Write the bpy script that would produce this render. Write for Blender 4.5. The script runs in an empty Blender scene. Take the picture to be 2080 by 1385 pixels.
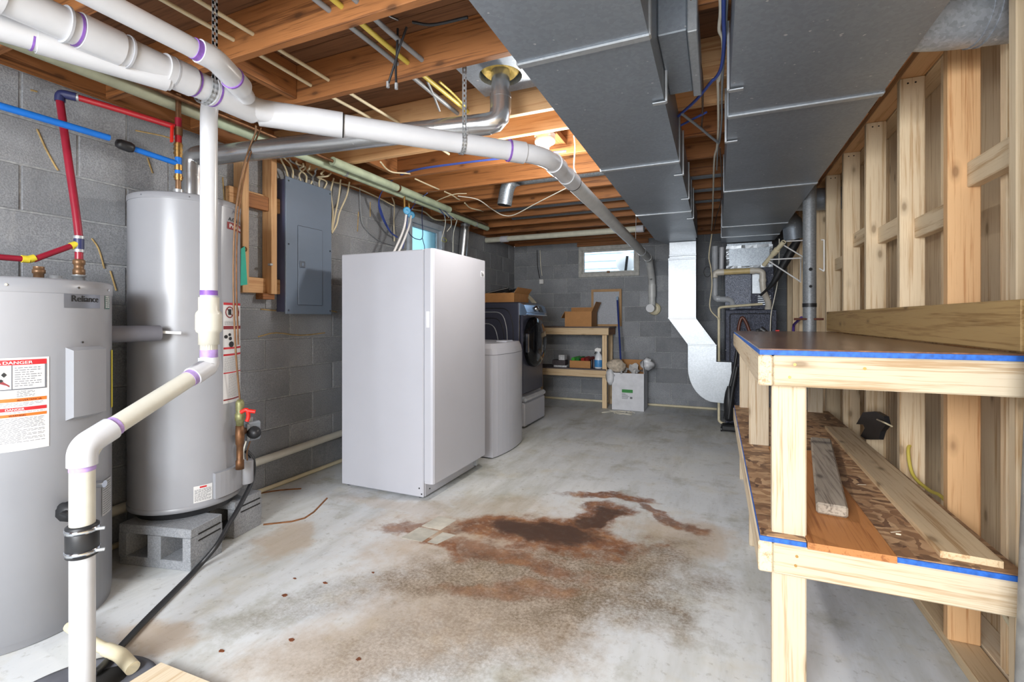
import bpy, bmesh, math, random
from mathutils import Vector, Matrix
random.seed(7)
R = math.radians
SC = bpy.context.scene
COL = SC.collection

# ------------------------------------------------------------------ camera, world, lights, exposure
CAM_H, YAW, FPX = 1.15, 23.3, 966.0
cam_data = bpy.data.cameras.new('camera')
cam_data.sensor_width = 36.0
cam_data.lens = FPX / 2080 * 36
cam_data.shift_y = -44.5 / 2080
cam_data.clip_start = 0.02
cam = bpy.data.objects.new('camera', cam_data)
cam.location = (0, 0, CAM_H)
cam.rotation_euler = (R(90), 0, R(YAW))
COL.objects.link(cam)
SC.camera = cam

world = bpy.data.worlds.new('overcast_sky')
SC.world = world
world.use_nodes = True
world.node_tree.nodes['Background'].inputs[0].default_value = (0.80, 0.88, 1.0, 1)
world.node_tree.nodes['Background'].inputs[1].default_value = 2.6

def lamp(name, kind, loc, power, size=0.1, rot=(0, 0, 0), col=(1, 0.97, 0.93)):
    d = bpy.data.lights.new(name, kind)
    d.energy = power
    d.color = col
    if kind == 'AREA':
        d.size = size
    else:
        d.shadow_soft_size = size
    o = bpy.data.objects.new(name, d)
    o.location = loc
    o.rotation_euler = rot
    COL.objects.link(o)
    return o
# flash bounced off the ceiling behind the camera, an added fill, and the room's bare bulb
lamp('bounced_flash', 'AREA', (-0.95, -1.65, 1.96), 78, 1.5, (R(40), 0, R(2)), (0.94, 0.97, 1.0))
lamp('frontal_fill', 'AREA', (-0.35, -2.4, 1.55), 88, 1.5, (R(86), 0, R(2)), (0.94, 0.97, 1.0))  # unseen fill lamp added to brighten whatever faces the camera
lamp('bulb_light_middle', 'POINT', (-0.86, 2.84, 2.06), 24, 0.06, col=(1, 0.96, 0.90))

SC.view_settings.view_transform = 'Standard'
SC.view_settings.look = 'None'
SC.view_settings.gamma = 1.0
SC.view_settings.use_curve_mapping = False
SC.view_settings.exposure = 0.92

# ------------------------------------------------------------------ helpers
_F = Vector((-math.sin(R(YAW)), math.cos(R(YAW)), 0))
_R = Vector((math.cos(R(YAW)), math.sin(R(YAW)), 0))
def at(px, py, X=None, Y=None, Z=None):
    """measured point of the photograph -> place in the room, on a known plane"""
    d = _F + _R * ((px - 1040) / FPX) + Vector((0, 0, (648 - py) / FPX))
    t = X / d.x if X is not None else (Y / d.y if Y is not None else (Z - CAM_H) / d.z)
    return Vector((0, 0, CAM_H)) + d * t

def srgb(r, g, b):
    f = lambda c: (c / 255) / 12.92 if c <= 10 else (((c / 255) + 0.055) / 1.055) ** 2.4
    return (f(r), f(g), f(b), 1)

class MB:
    def __init__(s):
        s.v, s.f, s.sm = [], [], []
    def add(s, vs, fs, smooth=False):
        o = len(s.v)
        s.v += [Vector(p) for p in vs]
        for f in fs:
            s.f.append([i + o for i in f]); s.sm.append(smooth)
        return s
    def box(s, x0, x1, y0, y1, z0, z1, c=0.0):
        return s.obox(((x0 + x1) / 2, (y0 + y1) / 2, (z0 + z1) / 2), (abs(x1 - x0) / 2, 0, 0), (0, abs(y1 - y0) / 2, 0), (0, 0, abs(z1 - z0) / 2), c)
    def obox(s, cen, ax, ay, az, c=0.0):
        cen, ax, ay, az = Vector(cen), Vector(ax), Vector(ay), Vector(az)
        if c <= 0:
            vs = [cen + ax * i + ay * j + az * k for i in (-1, 1) for j in (-1, 1) for k in (-1, 1)]
            return s.add(vs, [(0, 1, 3, 2), (4, 6, 7, 5), (0, 4, 5, 1), (2, 3, 7, 6), (0, 2, 6, 4), (1, 5, 7, 3)])
        L = [ax.length, ay.length, az.length]
        c = min(c, 0.45 * 2 * min(L))
        k = [1 - c / l for l in L]
        idx, vs = {}, []
        sg = [(i, j, m) for i in (-1, 1) for j in (-1, 1) for m in (-1, 1)]
        for q in sg:
            for a in range(3):
                w = [q[b] * (1 if b == a else k[b]) for b in range(3)]
                idx[q, a] = len(vs)
                vs.append(cen + ax * w[0] + ay * w[1] + az * w[2])
        fs = []
        for a in range(3):
            b, d = (a + 1) % 3, (a + 2) % 3
            for sa in (-1, 1):
                ring = []
                for sb, sd in ((-1, -1), (1, -1), (1, 1), (-1, 1)):
                    q = [0, 0, 0]; q[a], q[b], q[d] = sa, sb, sd
                    ring.append(idx[tuple(q), a])
                fs.append(ring)
            for sb in (-1, 1):
                for sd in (-1, 1):
                    q0 = [0, 0, 0]; q1 = [0, 0, 0]
                    q0[a], q0[b], q0[d] = -1, sb, sd
                    q1[a], q1[b], q1[d] = 1, sb, sd
                    fs.append([idx[tuple(q0), b], idx[tuple(q1), b], idx[tuple(q1), d], idx[tuple(q0), d]])
        for q in sg:
            fs.append([idx[q, 0], idx[q, 1], idx[q, 2]])
        return s.add(vs, fs)
    def beam(s, p0, p1, w, t, side=(1, 0, 0), c=0.0):
        """bar from p0 to p1; w along `side`, t across"""
        p0, p1 = Vector(p0), Vector(p1)
        d = p1 - p0
        sd = Vector(side); sd = (sd - d * (sd.dot(d) / d.length_squared)).normalized()
        n = d.normalized().cross(sd)
        return s.obox((p0 + p1) / 2, d / 2, sd * (w / 2), n * (t / 2), c)
    def tube(s, pts, r, n=10, caps=True):
        pts = [Vector(p) for p in pts]
        rr = r if isinstance(r, (list, tuple)) else [r] * len(pts)
        m = len(pts)
        tan = []
        for i in range(m):
            a = pts[min(i + 1, m - 1)] - pts[max(i - 1, 0)]
            tan.append(a.normalized() if a.length > 1e-9 else Vector((0, 0, 1)))
        ref = Vector((0, 0, 1)) if abs(tan[0].z) < 0.9 else Vector((1, 0, 0))
        u = (ref - tan[0] * ref.dot(tan[0])).normalized()
        vs, fs = [], []
        for i in range(m):
            u = u - tan[i] * u.dot(tan[i])
            u = u.normalized() if u.length > 1e-6 else Vector((1, 0, 0))
            w = tan[i].cross(u)
            for k in range(n):
                a = 2 * math.pi * k / n
                vs.append(pts[i] + (u * math.cos(a) + w * math.sin(a)) * rr[i])
        for i in range(m - 1):
            for k in range(n):
                fs.append((i * n + k, i * n + (k + 1) % n, (i + 1) * n + (k + 1) % n, (i + 1) * n + k))
        s.add(vs, fs, True)
        if caps:
            s.add(vs[:n], [list(range(n))[::-1]])
            s.add(vs[-n:], [list(range(n))])
        return s
    def cyl(s, p0, p1, r, r1=None, n=20, caps=True):
        return s.tube([p0, p1], [r, r if r1 is None else r1], n, caps)
    def lathe(s, cen, prof, n=32, axis=(0, 0, 1)):
        """profile of (radius, height) about an axis through cen"""
        cen, ax = Vector(cen), Vector(axis).normalized()
        ref = Vector((1, 0, 0)) if abs(ax.x) < 0.9 else Vector((0, 1, 0))
        u = (ref - ax * ref.dot(ax)).normalized(); w = ax.cross(u)
        vs, fs = [], []
        for (r, z) in prof:
            for k in range(n):
                a = 2 * math.pi * k / n
                vs.append(cen + ax * z + (u * math.cos(a) + w * math.sin(a)) * r)
        for i in range(len(prof) - 1):
            for k in range(n):
                fs.append((i * n + k, i * n + (k + 1) % n, (i + 1) * n + (k + 1) % n, (i + 1) * n + k))
        s.add(vs, fs, True)
        if prof[0][0] > 1e-4: s.add(vs[:n], [list(range(n))[::-1]])
        if prof[-1][0] > 1e-4: s.add(vs[-n:], [list(range(n))])
        return s
    def prism(s, poly, ext):
        poly = [Vector(p) for p in poly]; e = Vector(ext); n = len(poly)
        fs = [list(range(n))[::-1], [i + n for i in range(n)]]
        fs += [(i, (i + 1) % n, n + (i + 1) % n, n + i) for i in range(n)]
        return s.add(poly + [p + e for p in poly], fs)
    def grid(s, rows, smooth=True, closed=False):
        m, n = len(rows), len(rows[0])
        vs = [p for r_ in rows for p in r_]
        fs = [(i * n + k, i * n + (k + 1) % n, (i + 1) * n + (k + 1) % n, (i + 1) * n + k) for i in range(m - 1) for k in range(n if closed else n - 1)]
        return s.add(vs, fs, smooth)
    def mesh(s, name, off=Vector((0, 0, 0))):
        me = bpy.data.meshes.new(name)
        me.from_pydata([tuple(p - off) for p in s.v], [], s.f)
        me.polygons.foreach_set('use_smooth', s.sm)
        bm = bmesh.new(); bm.from_mesh(me)
        bmesh.ops.recalc_face_normals(bm, faces=bm.faces)
        bm.to_mesh(me); bm.free()
        me.update()
        return me

ROOT = {}
def tag(o, label=None, cat=None, group=None, kind=None):
    if label: o['label'] = label
    if cat: o['category'] = cat
    if group: o['group'] = group
    if kind: o['kind'] = kind
    return o
def thing(name, label, cat, loc, group=None):
    o = bpy.data.objects.new(name, None)
    o.location = loc; o.empty_display_size = 0.05
    COL.objects.link(o)
    ROOT[o] = Vector(loc)
    return tag(o, label, cat, group)
def part(name, mb, mat, parent, label=None, kind=None):
    """a mesh given in room coordinates, hung under its thing"""
    off = ROOT[parent]
    me = mb.mesh(name, off)
    me.materials.append(mat)
    o = bpy.data.objects.new(name, me)
    COL.objects.link(o); o.parent = parent
    ROOT[o] = off
    return tag(o, label, None, None, kind)
def solo(name, mb, mat, label, cat, group=None, kind=None):
    c = Vector((sum(p.x for p in mb.v) / len(mb.v), sum(p.y for p in mb.v) / len(mb.v), min(p.z for p in mb.v)))
    me = mb.mesh(name, c)
    me.materials.append(mat)
    o = bpy.data.objects.new(name, me); o.location = c
    COL.objects.link(o); ROOT[o] = c
    return tag(o, label, cat, group, kind)
def struct(name, mb, mat, label=None):
    o = solo(name, mb, mat, label, None, None, 'structure')
    return o

def fillet(pts, rad, seg=6):
    pts = [Vector(p) for p in pts]
    out = [pts[0]]
    for i in range(1, len(pts) - 1):
        a, b, c = pts[i - 1], pts[i], pts[i + 1]
        d0, d1 = (a - b), (c - b)
        r = min(rad, d0.length * 0.49, d1.length * 0.49)
        p0, p1 = b + d0.normalized() * r, b + d1.normalized() * r
        for k in range(seg + 1):
            t = k / seg
            out.append(p0 * (1 - t) ** 2 + b * 2 * t * (1 - t) + p1 * t * t)
    out.append(pts[-1])
    return out
def spline(pts, seg=6):
    pts = [Vector(p) for p in pts]
    if len(pts) < 3: return pts
    q = [pts[0] * 2 - pts[1]] + pts + [pts[-1] * 2 - pts[-2]]
    out = []
    for i in range(1, len(q) - 2):
        a, b, c, d = q[i - 1:i + 3]
        for k in range(seg):
            t = k / seg
            out.append(0.5 * ((2 * b) + (c - a) * t + (2 * a - 5 * b + 4 * c - d) * t * t + (3 * b - a - 3 * c + d) * t ** 3))
    out.append(pts[-1])
    return out
def lerp(a, b, t): return Vector(a) * (1 - t) + Vector(b) * t

_text_cache = {}
def text_mesh(s, size=1.0):
    """flat lettering: list of 2D triangles/polygons"""
    cu = bpy.data.curves.new('lettering', 'FONT')
    cu.body = s; cu.size = size; cu.resolution_u = 3
    ob = bpy.data.objects.new('lettering', cu)
    COL.objects.link(ob)
    dg = bpy.context.evaluated_depsgraph_get()
    me = bpy.data.meshes.new_from_object(ob.evaluated_get(dg))
    vs = [v.co.copy() for v in me.vertices]; fs = [list(p.vertices) for p in me.polygons]
    bpy.data.objects.remove(ob); bpy.data.meshes.remove(me); bpy.data.curves.remove(cu)
    return vs, fs
def put_text(mb, s, fn, size, x0=0, y0=0, width=None, bold=0):
    vs, fs = text_mesh(s, size)
    if not vs: return
    k = 1.0
    if width:
        w = max(v.x for v in vs) - min(v.x for v in vs)
        k = width / w
    for dx in ([0] if not bold else [-bold, 0, bold]):
        mb.add([fn(x0 + v.x * k + dx, y0 + v.y) for v in vs], fs)

# ------------------------------------------------------------------ materials
MATS = {}
class N:
    def __init__(s, name):
        s.m = bpy.data.materials.new(name); s.m.use_nodes = True
        s.t = s.m.node_tree; s.b = s.t.nodes['Principled BSDF']
        s.l = s.t.links.new
    def n(s, typ, **kw):
        x = s.t.nodes.new(typ)
        for k, v in kw.items(): setattr(x, k, v)
        return x
    def coord(s, scale=(1, 1, 1), rnd=True, rot=(0, 0, 0)):
        tc = s.n('ShaderNodeTexCoord'); mp = s.n('ShaderNodeMapping')
        mp.inputs['Scale'].default_value = scale; mp.inputs['Rotation'].default_value = rot
        if rnd:
            oi = s.n('ShaderNodeObjectInfo'); ml = s.n('ShaderNodeMath', operation='MULTIPLY'); ml.inputs[1].default_value = 37.0
            s.l(oi.outputs['Random'], ml.inputs[0])
            ad = s.n('ShaderNodeVectorMath', operation='ADD')
            s.l(tc.outputs['Object'], ad.inputs[0]); s.l(ml.outputs[0], ad.inputs[1]); s.l(ad.outputs[0], mp.inputs['Vector'])
        else:
            s.l(tc.outputs['Object'], mp.inputs['Vector'])
        return mp.outputs[0]
    def noise(s, vec, scale, detail=4, rough=0.55, dist=0.0):
        x = s.n('ShaderNodeTexNoise'); s.l(vec, x.inputs['Vector'])
        x.inputs['Scale'].default_value = scale; x.inputs['Detail'].default_value = detail
        x.inputs['Roughness'].default_value = rough; x.inputs['Distortion'].default_value = dist
        return x.outputs[0]
    def ramp(s, fac, stops):
        x = s.n('ShaderNodeValToRGB'); s.l(fac, x.inputs[0])
        e = x.color_ramp.elements
        while len(e) < len(stops): e.new(0.5)
        for el, (p, c) in zip(e, stops):
            el.position = p; el.color = c if len(c) == 4 else (*c, 1)
        return x.outputs[0]
    def mix(s, fac, a, b, mode='MIX'):
        x = s.n('ShaderNodeMix', data_type='RGBA', blend_type=mode)
        for i, q in ((0, fac), (6, a), (7, b)):
            if isinstance(q, (int, float)): x.inputs[i].default_value = q
            elif isinstance(q, tuple): x.inputs[i].default_value = q
            else: s.l(q, x.inputs[i])
        return x.outputs[2]
    def math(s, op, a, b=0.0, clamp=False):
        x = s.n('ShaderNodeMath', operation=op, use_clamp=clamp)
        for i, q in ((0, a), (1, b)):
            if isinstance(q, (int, float)): x.inputs[i].default_value = q
            else: s.l(q, x.inputs[i])
        return x.outputs[0]
    def bump(s, h, strength=0.3, dist=0.002):
        x = s.n('ShaderNodeBump'); x.inputs['Strength'].default_value = strength; x.inputs['Distance'].default_value = dist
        s.l(h, x.inputs['Height']); s.l(x.outputs[0], s.b.inputs['Normal'])
    def col(s, c):
        if isinstance(c, tuple): s.b.inputs['Base Color'].default_value = c
        else: s.l(c, s.b.inputs['Base Color'])
    def set(s, rough=0.5, metal=0.0, **kw):
        s.b.inputs['Roughness'].default_value = rough; s.b.inputs['Metallic'].default_value = metal
        for k, v in kw.items(): s.b.inputs[k].default_value = v
        return s.m

def plain(name, c, rough=0.5, metal=0.0, vary=0.08, scale=14.0, **kw):
    if name in MATS: return MATS[name]
    m = N(name)
    v = m.noise(m.coord(), scale, 3)
    d = tuple(x * (1 - vary) for x in c[:3]) + (1,)
    u = tuple(min(1, x * (1 + vary)) for x in c[:3]) + (1,)
    m.col(m.ramp(v, [(0.3, d), (0.7, u)]))
    MATS[name] = m.set(rough, metal, **kw)
    return MATS[name]

def wood(name, light, dark, axis='x', ring=1.0, knots=True, rough=0.62, vary=0.25):
    key = name + '_' + axis
    if key in MATS: return MATS[key]
    m = N(key)
    lo, hi = 1.4, 48.0 * ring
    sc = {'x': (lo, hi, hi), 'y': (hi, lo, hi), 'z': (hi, hi, lo)}[axis]
    v = m.coord(sc)
    g = m.noise(v, 1.0, 5, 0.6, 0.6)
    fine = m.noise(m.coord(tuple(x * 5 for x in sc)), 1.0, 3, 0.6)
    g2 = m.math('ADD', m.math('MULTIPLY', g, 0.72), m.math('MULTIPLY', fine, 0.28))
    c = m.ramp(g2, [(0.38, dark), (0.49, light), (0.57, light), (0.66, tuple(0.5 * (a + b) for a, b in zip(light, dark)))])
    oi = m.n('ShaderNodeObjectInfo')
    hue = m.n('ShaderNodeHueSaturation'); m.l(c, hue.inputs['Color'])
    mr = m.n('ShaderNodeMapRange'); m.l(oi.outputs['Random'], mr.inputs[0])
    mr.inputs[3].default_value = 1 - vary; mr.inputs[4].default_value = 1 + vary * 0.5
    m.l(mr.outputs[0], hue.inputs['Value'])
    c = hue.outputs[0]
    if knots:
        ks = {'x': (4.5, 10, 10), 'y': (10, 4.5, 10), 'z': (10, 10, 4.5)}[axis]
        vo = m.n('ShaderNodeTexVoronoi'); m.l(m.coord(ks), vo.inputs['Vector']); vo.inputs['Scale'].default_value = 1.0
        k = m.ramp(vo.outputs['Distance'], [(0.07, (1, 1, 1)), (0.12, (0.35, 0.35, 0.35)), (0.22, (0, 0, 0))])
        c = m.mix(m.math('MULTIPLY', k, 0.75), c, tuple(x * 0.45 for x in dark[:3]) + (1,))
    m.col(c)
    m.bump(g2, 0.15, 0.001)
    MATS[key] = m.set(rough)
    return MATS[key]

def concrete_block():
    m = N('concrete_block')
    v = m.coord()
    a = m.noise(v, 3.0, 5, 0.6); f = m.noise(v, 150.0, 2, 0.7)
    st = m.noise(m.coord((2.5, 2.5, 0.8)), 2.2, 4, 0.65)
    c = m.ramp(a, [(0.3, srgb(134, 138, 143)), (0.7, srgb(166, 169, 174))])
    c = m.mix(m.ramp(f, [(0.35, (0.75, 0.75, 0.75)), (0.65, (0, 0, 0))]), c, srgb(114, 117, 122))
    c = m.mix(m.ramp(st, [(0.62, (0, 0, 0)), (0.75, (0.4, 0.4, 0.4))]), c, srgb(176, 176, 176))
    oi = m.n('ShaderNodeObjectInfo'); hue = m.n('ShaderNodeHueSaturation'); m.l(c, hue.inputs['Color'])
    mr = m.n('ShaderNodeMapRange'); m.l(oi.outputs['Random'], mr.inputs[0]); mr.inputs[3].default_value = 0.82; mr.inputs[4].default_value = 1.12
    m.l(mr.outputs[0], hue.inputs['Value'])
    m.col(hue.outputs[0])
    m.bump(m.math('ADD', f, m.math('MULTIPLY', a, 0.5)), 0.55, 0.003)
    return m.set(0.9)
def mortar():
    m = N('mortar'); v = m.coord((1, 1, 1), False)
    f = m.noise(v, 60, 3)
    m.col(m.ramp(f, [(0.3, srgb(136, 139, 143)), (0.7, srgb(172, 175, 177))])); m.bump(f, 0.4)
    return m.set(0.92)

def floor_mat():
    m = N('stained_concrete_floor')
    tc = m.n('ShaderNodeTexCoord'); P = tc.outputs['Object']
    def warp(vec, scale, amt):
        x = m.n('ShaderNodeTexNoise'); m.l(vec, x.inputs['Vector']); x.inputs['Scale'].default_value = scale; x.inputs['Detail'].default_value = 4
        a = m.n('ShaderNodeVectorMath', operation='SUBTRACT'); m.l(x.outputs['Color'], a.inputs[0]); a.inputs[1].default_value = (.5, .5, .5)
        b = m.n('ShaderNodeVectorMath', operation='SCALE'); m.l(a.outputs[0], b.inputs[0]); b.inputs['Scale'].default_value = amt
        c = m.n('ShaderNodeVectorMath', operation='ADD'); m.l(vec, c.inputs[0]); m.l(b.outputs[0], c.inputs[1])
        return c.outputs[0]
    PW = warp(warp(P, 3.0, 0.34), 14.0, 0.10)
    def nz(scale, detail=5, rough=0.6, sc=(1, 1, 1), rot=0.0):
        mp = m.n('ShaderNodeMapping'); mp.inputs['Scale'].default_value = sc; mp.inputs['Rotation'].default_value = (0, 0, rot)
        m.l(P, mp.inputs['Vector']); return m.noise(mp.outputs[0], scale, detail, rough)
    n1, n2, n3, n4 = nz(0.9), nz(4.5), nz(28, 3, 0.7), nz(2.0, 6, 0.65, (1, 0.25, 1), R(-35))
    base = m.ramp(n1, [(0.28, srgb(192, 197, 202)), (0.5, srgb(212, 215, 217)), (0.72, srgb(220, 221, 216))])
    base = m.mix(m.ramp(n4, [(0.48, (0, 0, 0)), (0.66, (0.7, 0.7, 0.7))]), base, srgb(160, 160, 146))
    base = m.mix(m.ramp(nz(2.6, 6, .7), [(0.54, (0, 0, 0)), (0.68, (0.6, 0.6, 0.6))]), base, srgb(150, 148, 132))
    st = nz(5.0, 6, 0.7, (1, 0.16, 1), R(-52))
    base = m.mix(m.ramp(st, [(0.54, (0, 0, 0)), (0.68, (0.3, 0.3, 0.3))]), base, srgb(146, 146, 140))
    base = m.mix(m.ramp(st, [(0.28, (0.3, 0.3, 0.3)), (0.40, (0, 0, 0))]), base, srgb(232, 234, 236))
    base = m.mix(m.ramp(n2, [(0.55, (0, 0, 0)), (0.75, (0.4, 0.4, 0.4))]), base, srgb(196, 186, 158))
    base = m.mix(m.ramp(n3, [(0.58, (0, 0, 0)), (0.76, (0.5, 0.5, 0.5))]), base, srgb(126, 122, 110))
    base = m.mix(m.ramp(n3, [(0.16, (0.5, 0.5, 0.5)), (0.3, (0, 0, 0))]), base, srgb(228, 228, 226))
    # mottling that roughens each stain's outline
    wob = m.math('MULTIPLY', m.math('SUBTRACT', nz(3.2, 7, 0.68), 0.5), 1.5)
    wob2 = m.math('MULTIPLY', m.math('SUBTRACT', nz(16, 4, 0.7), 0.5), 0.6)
    wobs = m.math('ADD', wob, wob2)
    def blob(x, y, rx, ry, ang, soft=0.5, amt=1.0):
        mp = m.n('ShaderNodeMapping', vector_type='TEXTURE')
        mp.inputs['Location'].default_value = (x, y, 0); mp.inputs['Rotation'].default_value = (0, 0, R(ang)); mp.inputs['Scale'].default_value = (rx, ry, 1)
        m.l(PW, mp.inputs['Vector'])
        ln = m.n('ShaderNodeVectorMath', operation='LENGTH'); m.l(mp.outputs[0], ln.inputs[0])
        d = m.math('ADD', ln.outputs['Value'], wobs)
        mr = m.n('ShaderNodeMapRange'); mr.interpolation_type = 'SMOOTHSTEP'
        m.l(d, mr.inputs[0]); mr.inputs[1].default_value = 1 + soft * 0.5; mr.inputs[2].default_value = 1 - soft * 0.5
        mr.inputs[3].default_value = 0; mr.inputs[4].default_value = amt
        return mr.outputs[0]
    def union(bl):
        o = bl[0]
        for b in bl[1:]: o = m.math('MAXIMUM', o, b)
        return o
    FL = FLOOR_STAINS
    dirt = union([blob(*b) for b in FL['dirt']])
    tan = union([blob(*b) for b in FL['tan']])
    rust = union([blob(*b) for b in FL['rust']])
    dark = union([blob(*b) for b in FL['dark']])
    spec = m.ramp(m.math('ADD', m.math('MULTIPLY', nz(75, 3, 0.75), 0.6), m.math('MULTIPLY', nz(7, 5, 0.7), 0.4)), [(0.36, (0.1, 0.1, 0.1)), (0.58, (1, 1, 1))])
    c = m.mix(m.math('MULTIPLY', tan, 0.62), base, srgb(178, 148, 110))
    c = m.mix(m.math('MULTIPLY', m.math('MULTIPLY', dirt, spec), 0.9), c, srgb(104, 88, 66))
    rc = m.ramp(nz(9, 5, 0.65), [(0.3, srgb(88, 48, 24)), (0.55, srgb(132, 82, 46)), (0.75, srgb(176, 128, 84))])
    c = m.mix(m.math('MULTIPLY', m.math('MULTIPLY', rust, m.ramp(nz(22, 5, .7), [(.30, (.45, .45, .45)), (.5, (1, 1, 1))])), 0.92), c, rc)
    c = m.mix(m.math('MULTIPLY', dark, 0.9), c, srgb(66, 46, 36))
    m.col(c)
    m.bump(m.math('ADD', n2, m.math('MULTIPLY', n3, 0.25)), 0.25, 0.003)
    r = m.n('ShaderNodeMapRange'); m.l(n2, r.inputs[0]); r.inputs[3].default_value = 0.42; r.inputs[4].default_value = 0.72
    m.l(r.outputs[0], m.b.inputs['Roughness'])
    return m.m

def galv(name, c=(150, 158, 166), rough=0.38, spangle=0.35, sc=38, metal=0.9, hammer=0.0):
    if name in MATS: return MATS[name]
    m = N(name)
    vo = m.n('ShaderNodeTexVoronoi'); m.l(m.coord(rnd=False), vo.inputs['Vector']); vo.inputs['Scale'].default_value = sc
    big = m.noise(m.coord(rnd=False), 2.5, 4)
    base = srgb(*c)
    k = m.math('MULTIPLY', m.ramp(vo.outputs['Color'], [(0.2, (0, 0, 0)), (0.8, (1, 1, 1))]), spangle)
    col = m.mix(k, tuple(x * 0.72 for x in base[:3]) + (1,), tuple(min(1, x * 1.25) for x in base[:3]) + (1,))
    col = m.mix(m.ramp(big, [(0.4, (0, 0, 0)), (0.8, (0.35, 0.35, 0.35))]), col, tuple(x * 0.6 for x in base[:3]) + (1,))
    sp = m.noise(m.coord((1, 1, 1), False), 46, 1)
    col = m.mix(m.ramp(sp, [(0.74, (0, 0, 0)), (0.78, (0.6, 0.6, 0.6))]), col, (0.8, 0.8, 0.8, 1))
    m.col(col)
    rr = m.n('ShaderNodeMapRange'); m.l(big, rr.inputs[0]); rr.inputs[3].default_value = rough * 0.8; rr.inputs[4].default_value = rough * 1.3
    m.l(rr.outputs[0], m.b.inputs['Roughness'])
    if hammer: m.bump(m.noise(m.coord(rnd=False), sc * .8, 2), hammer, 0.01)
    MATS[name] = m.m; m.b.inputs['Metallic'].default_value = metal
    return m.m

def osb():
    m = N('oriented_strand_board')
    base = m.coord((1, 1, 1), False)
    w = m.n('ShaderNodeTexNoise'); m.l(base, w.inputs['Vector']); w.inputs['Scale'].default_value = 14; w.inputs['Detail'].default_value = 3
    sc = m.n('ShaderNodeVectorMath', operation='SCALE'); m.l(w.outputs['Color'], sc.inputs[0]); sc.inputs['Scale'].default_value = .05
    ad = m.n('ShaderNodeVectorMath', operation='ADD'); m.l(base, ad.inputs[0]); m.l(sc.outputs[0], ad.inputs[1])
    def vor(s_, k):
        mp = m.n('ShaderNodeMapping'); mp.inputs['Scale'].default_value = s_; mp.inputs['Rotation'].default_value = (0, 0, k); m.l(ad.outputs[0], mp.inputs['Vector'])
        v = m.n('ShaderNodeTexVoronoi'); v.inputs['Scale'].default_value = 1.0; m.l(mp.outputs[0], v.inputs['Vector']); return v
    v1, v2 = vor((18, 44, 10), .7), vor((42, 20, 10), -.35)
    a = m.ramp(v1.outputs['Color'], [(0.1, srgb(104, 76, 56)), (0.5, srgb(160, 122, 88)), (0.9, srgb(204, 168, 128))])
    b = m.ramp(v2.outputs['Color'], [(0.1, srgb(92, 66, 52)), (0.5, srgb(150, 112, 80)), (0.9, srgb(196, 160, 122))])
    k = m.ramp(m.noise(base, 9, 3), [(.45, (0, 0, 0)), (.55, (1, 1, 1))])
    m.col(m.mix(k, a, b)); m.bump(v1.outputs['Distance'], 0.2)
    return m.set(0.55)
def bench_top():
    m = N('varnished_bench_top')
    a = m.noise(m.coord((30, 3, 6), False), 1.0, 5); b = m.noise(m.coord((3, 3, 3), False), 2.0, 4)
    c = m.ramp(a, [(0.3, srgb(78, 52, 42)), (0.55, srgb(122, 86, 68)), (0.75, srgb(160, 122, 96))])
    m.col(m.mix(m.ramp(b, [(0.45, (0, 0, 0)), (0.7, (0.6, 0.6, 0.6))]), c, srgb(96, 74, 66)))
    return m.set(0.22)
def clear_glass(name, c=(0.9, 0.97, 1, 1), rough=0.02):
    m = N(name); m.col(c)
    m.b.inputs['Transmission Weight'].default_value = 1.0
    m.b.inputs['IOR'].default_value = 1.3
    return m.set(rough)

# stains on the slab, in metres: x, y, radius along, radius across, angle, softness, strength
FLOOR_STAINS = dict(
    dirt=[(-0.58, 2.0, 0.62, 0.30, 25, .9, 1), (-1.08, 1.84, 0.34, 0.22, 40, .9, 1), (-0.36, 2.22, 0.36, 0.24, 60, .9, .9), (-.8, 1.8, .4, .3, 0, .9, .7), (-1.4, 1.6, .45, .1, 50, .9, .5), (-0.85, 1.5, .6, .22, 40, 1.0, .6)],
    tan=[(-0.9, 2.2, 0.75, 0.5, 10, .9, 1), (-0.85, 1.8, .55, .35, 30, .9, 1), (-1.1, 1.45, .55, .22, 60, .9, .8), (-0.16, 2.68, 0.24, 0.26, 0, .9, .8), (-2.1, 1.82, .12, .25, 30, .8, .8), (-1.9, 1.1, .16, .08, 20, .9, .9), (-1.75, 2.42, .5, .1, 5, .9, .5), (-1.25, 2.65, .3, .15, 30, .9, .5)],
    rust=[(-0.86, 2.40, 0.50, 0.22, 8, .5, 1), (-0.64, 2.74, 0.24, 0.15, 60, .5, 1), (-0.62, 3.06, 0.30, 0.07, 5, .6, 1), (-0.33, 2.92, 0.28, 0.05, -40, .6, .9), (-1.36, 2.10, 0.28, 0.05, -25, .6, 1), (-1.55, 2.22, 0.2, .05, 50, .6, .8), (-0.95, 2.08, .42, .09, 0, .6, .8), (-.78, 1.85, .3, .07, 30, .7, .6)],
    dark=[(-0.84, 2.42, 0.27, 0.14, 5, .6, 1), (-0.62, 2.70, 0.15, 0.09, 60, .6, .9)])

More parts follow.
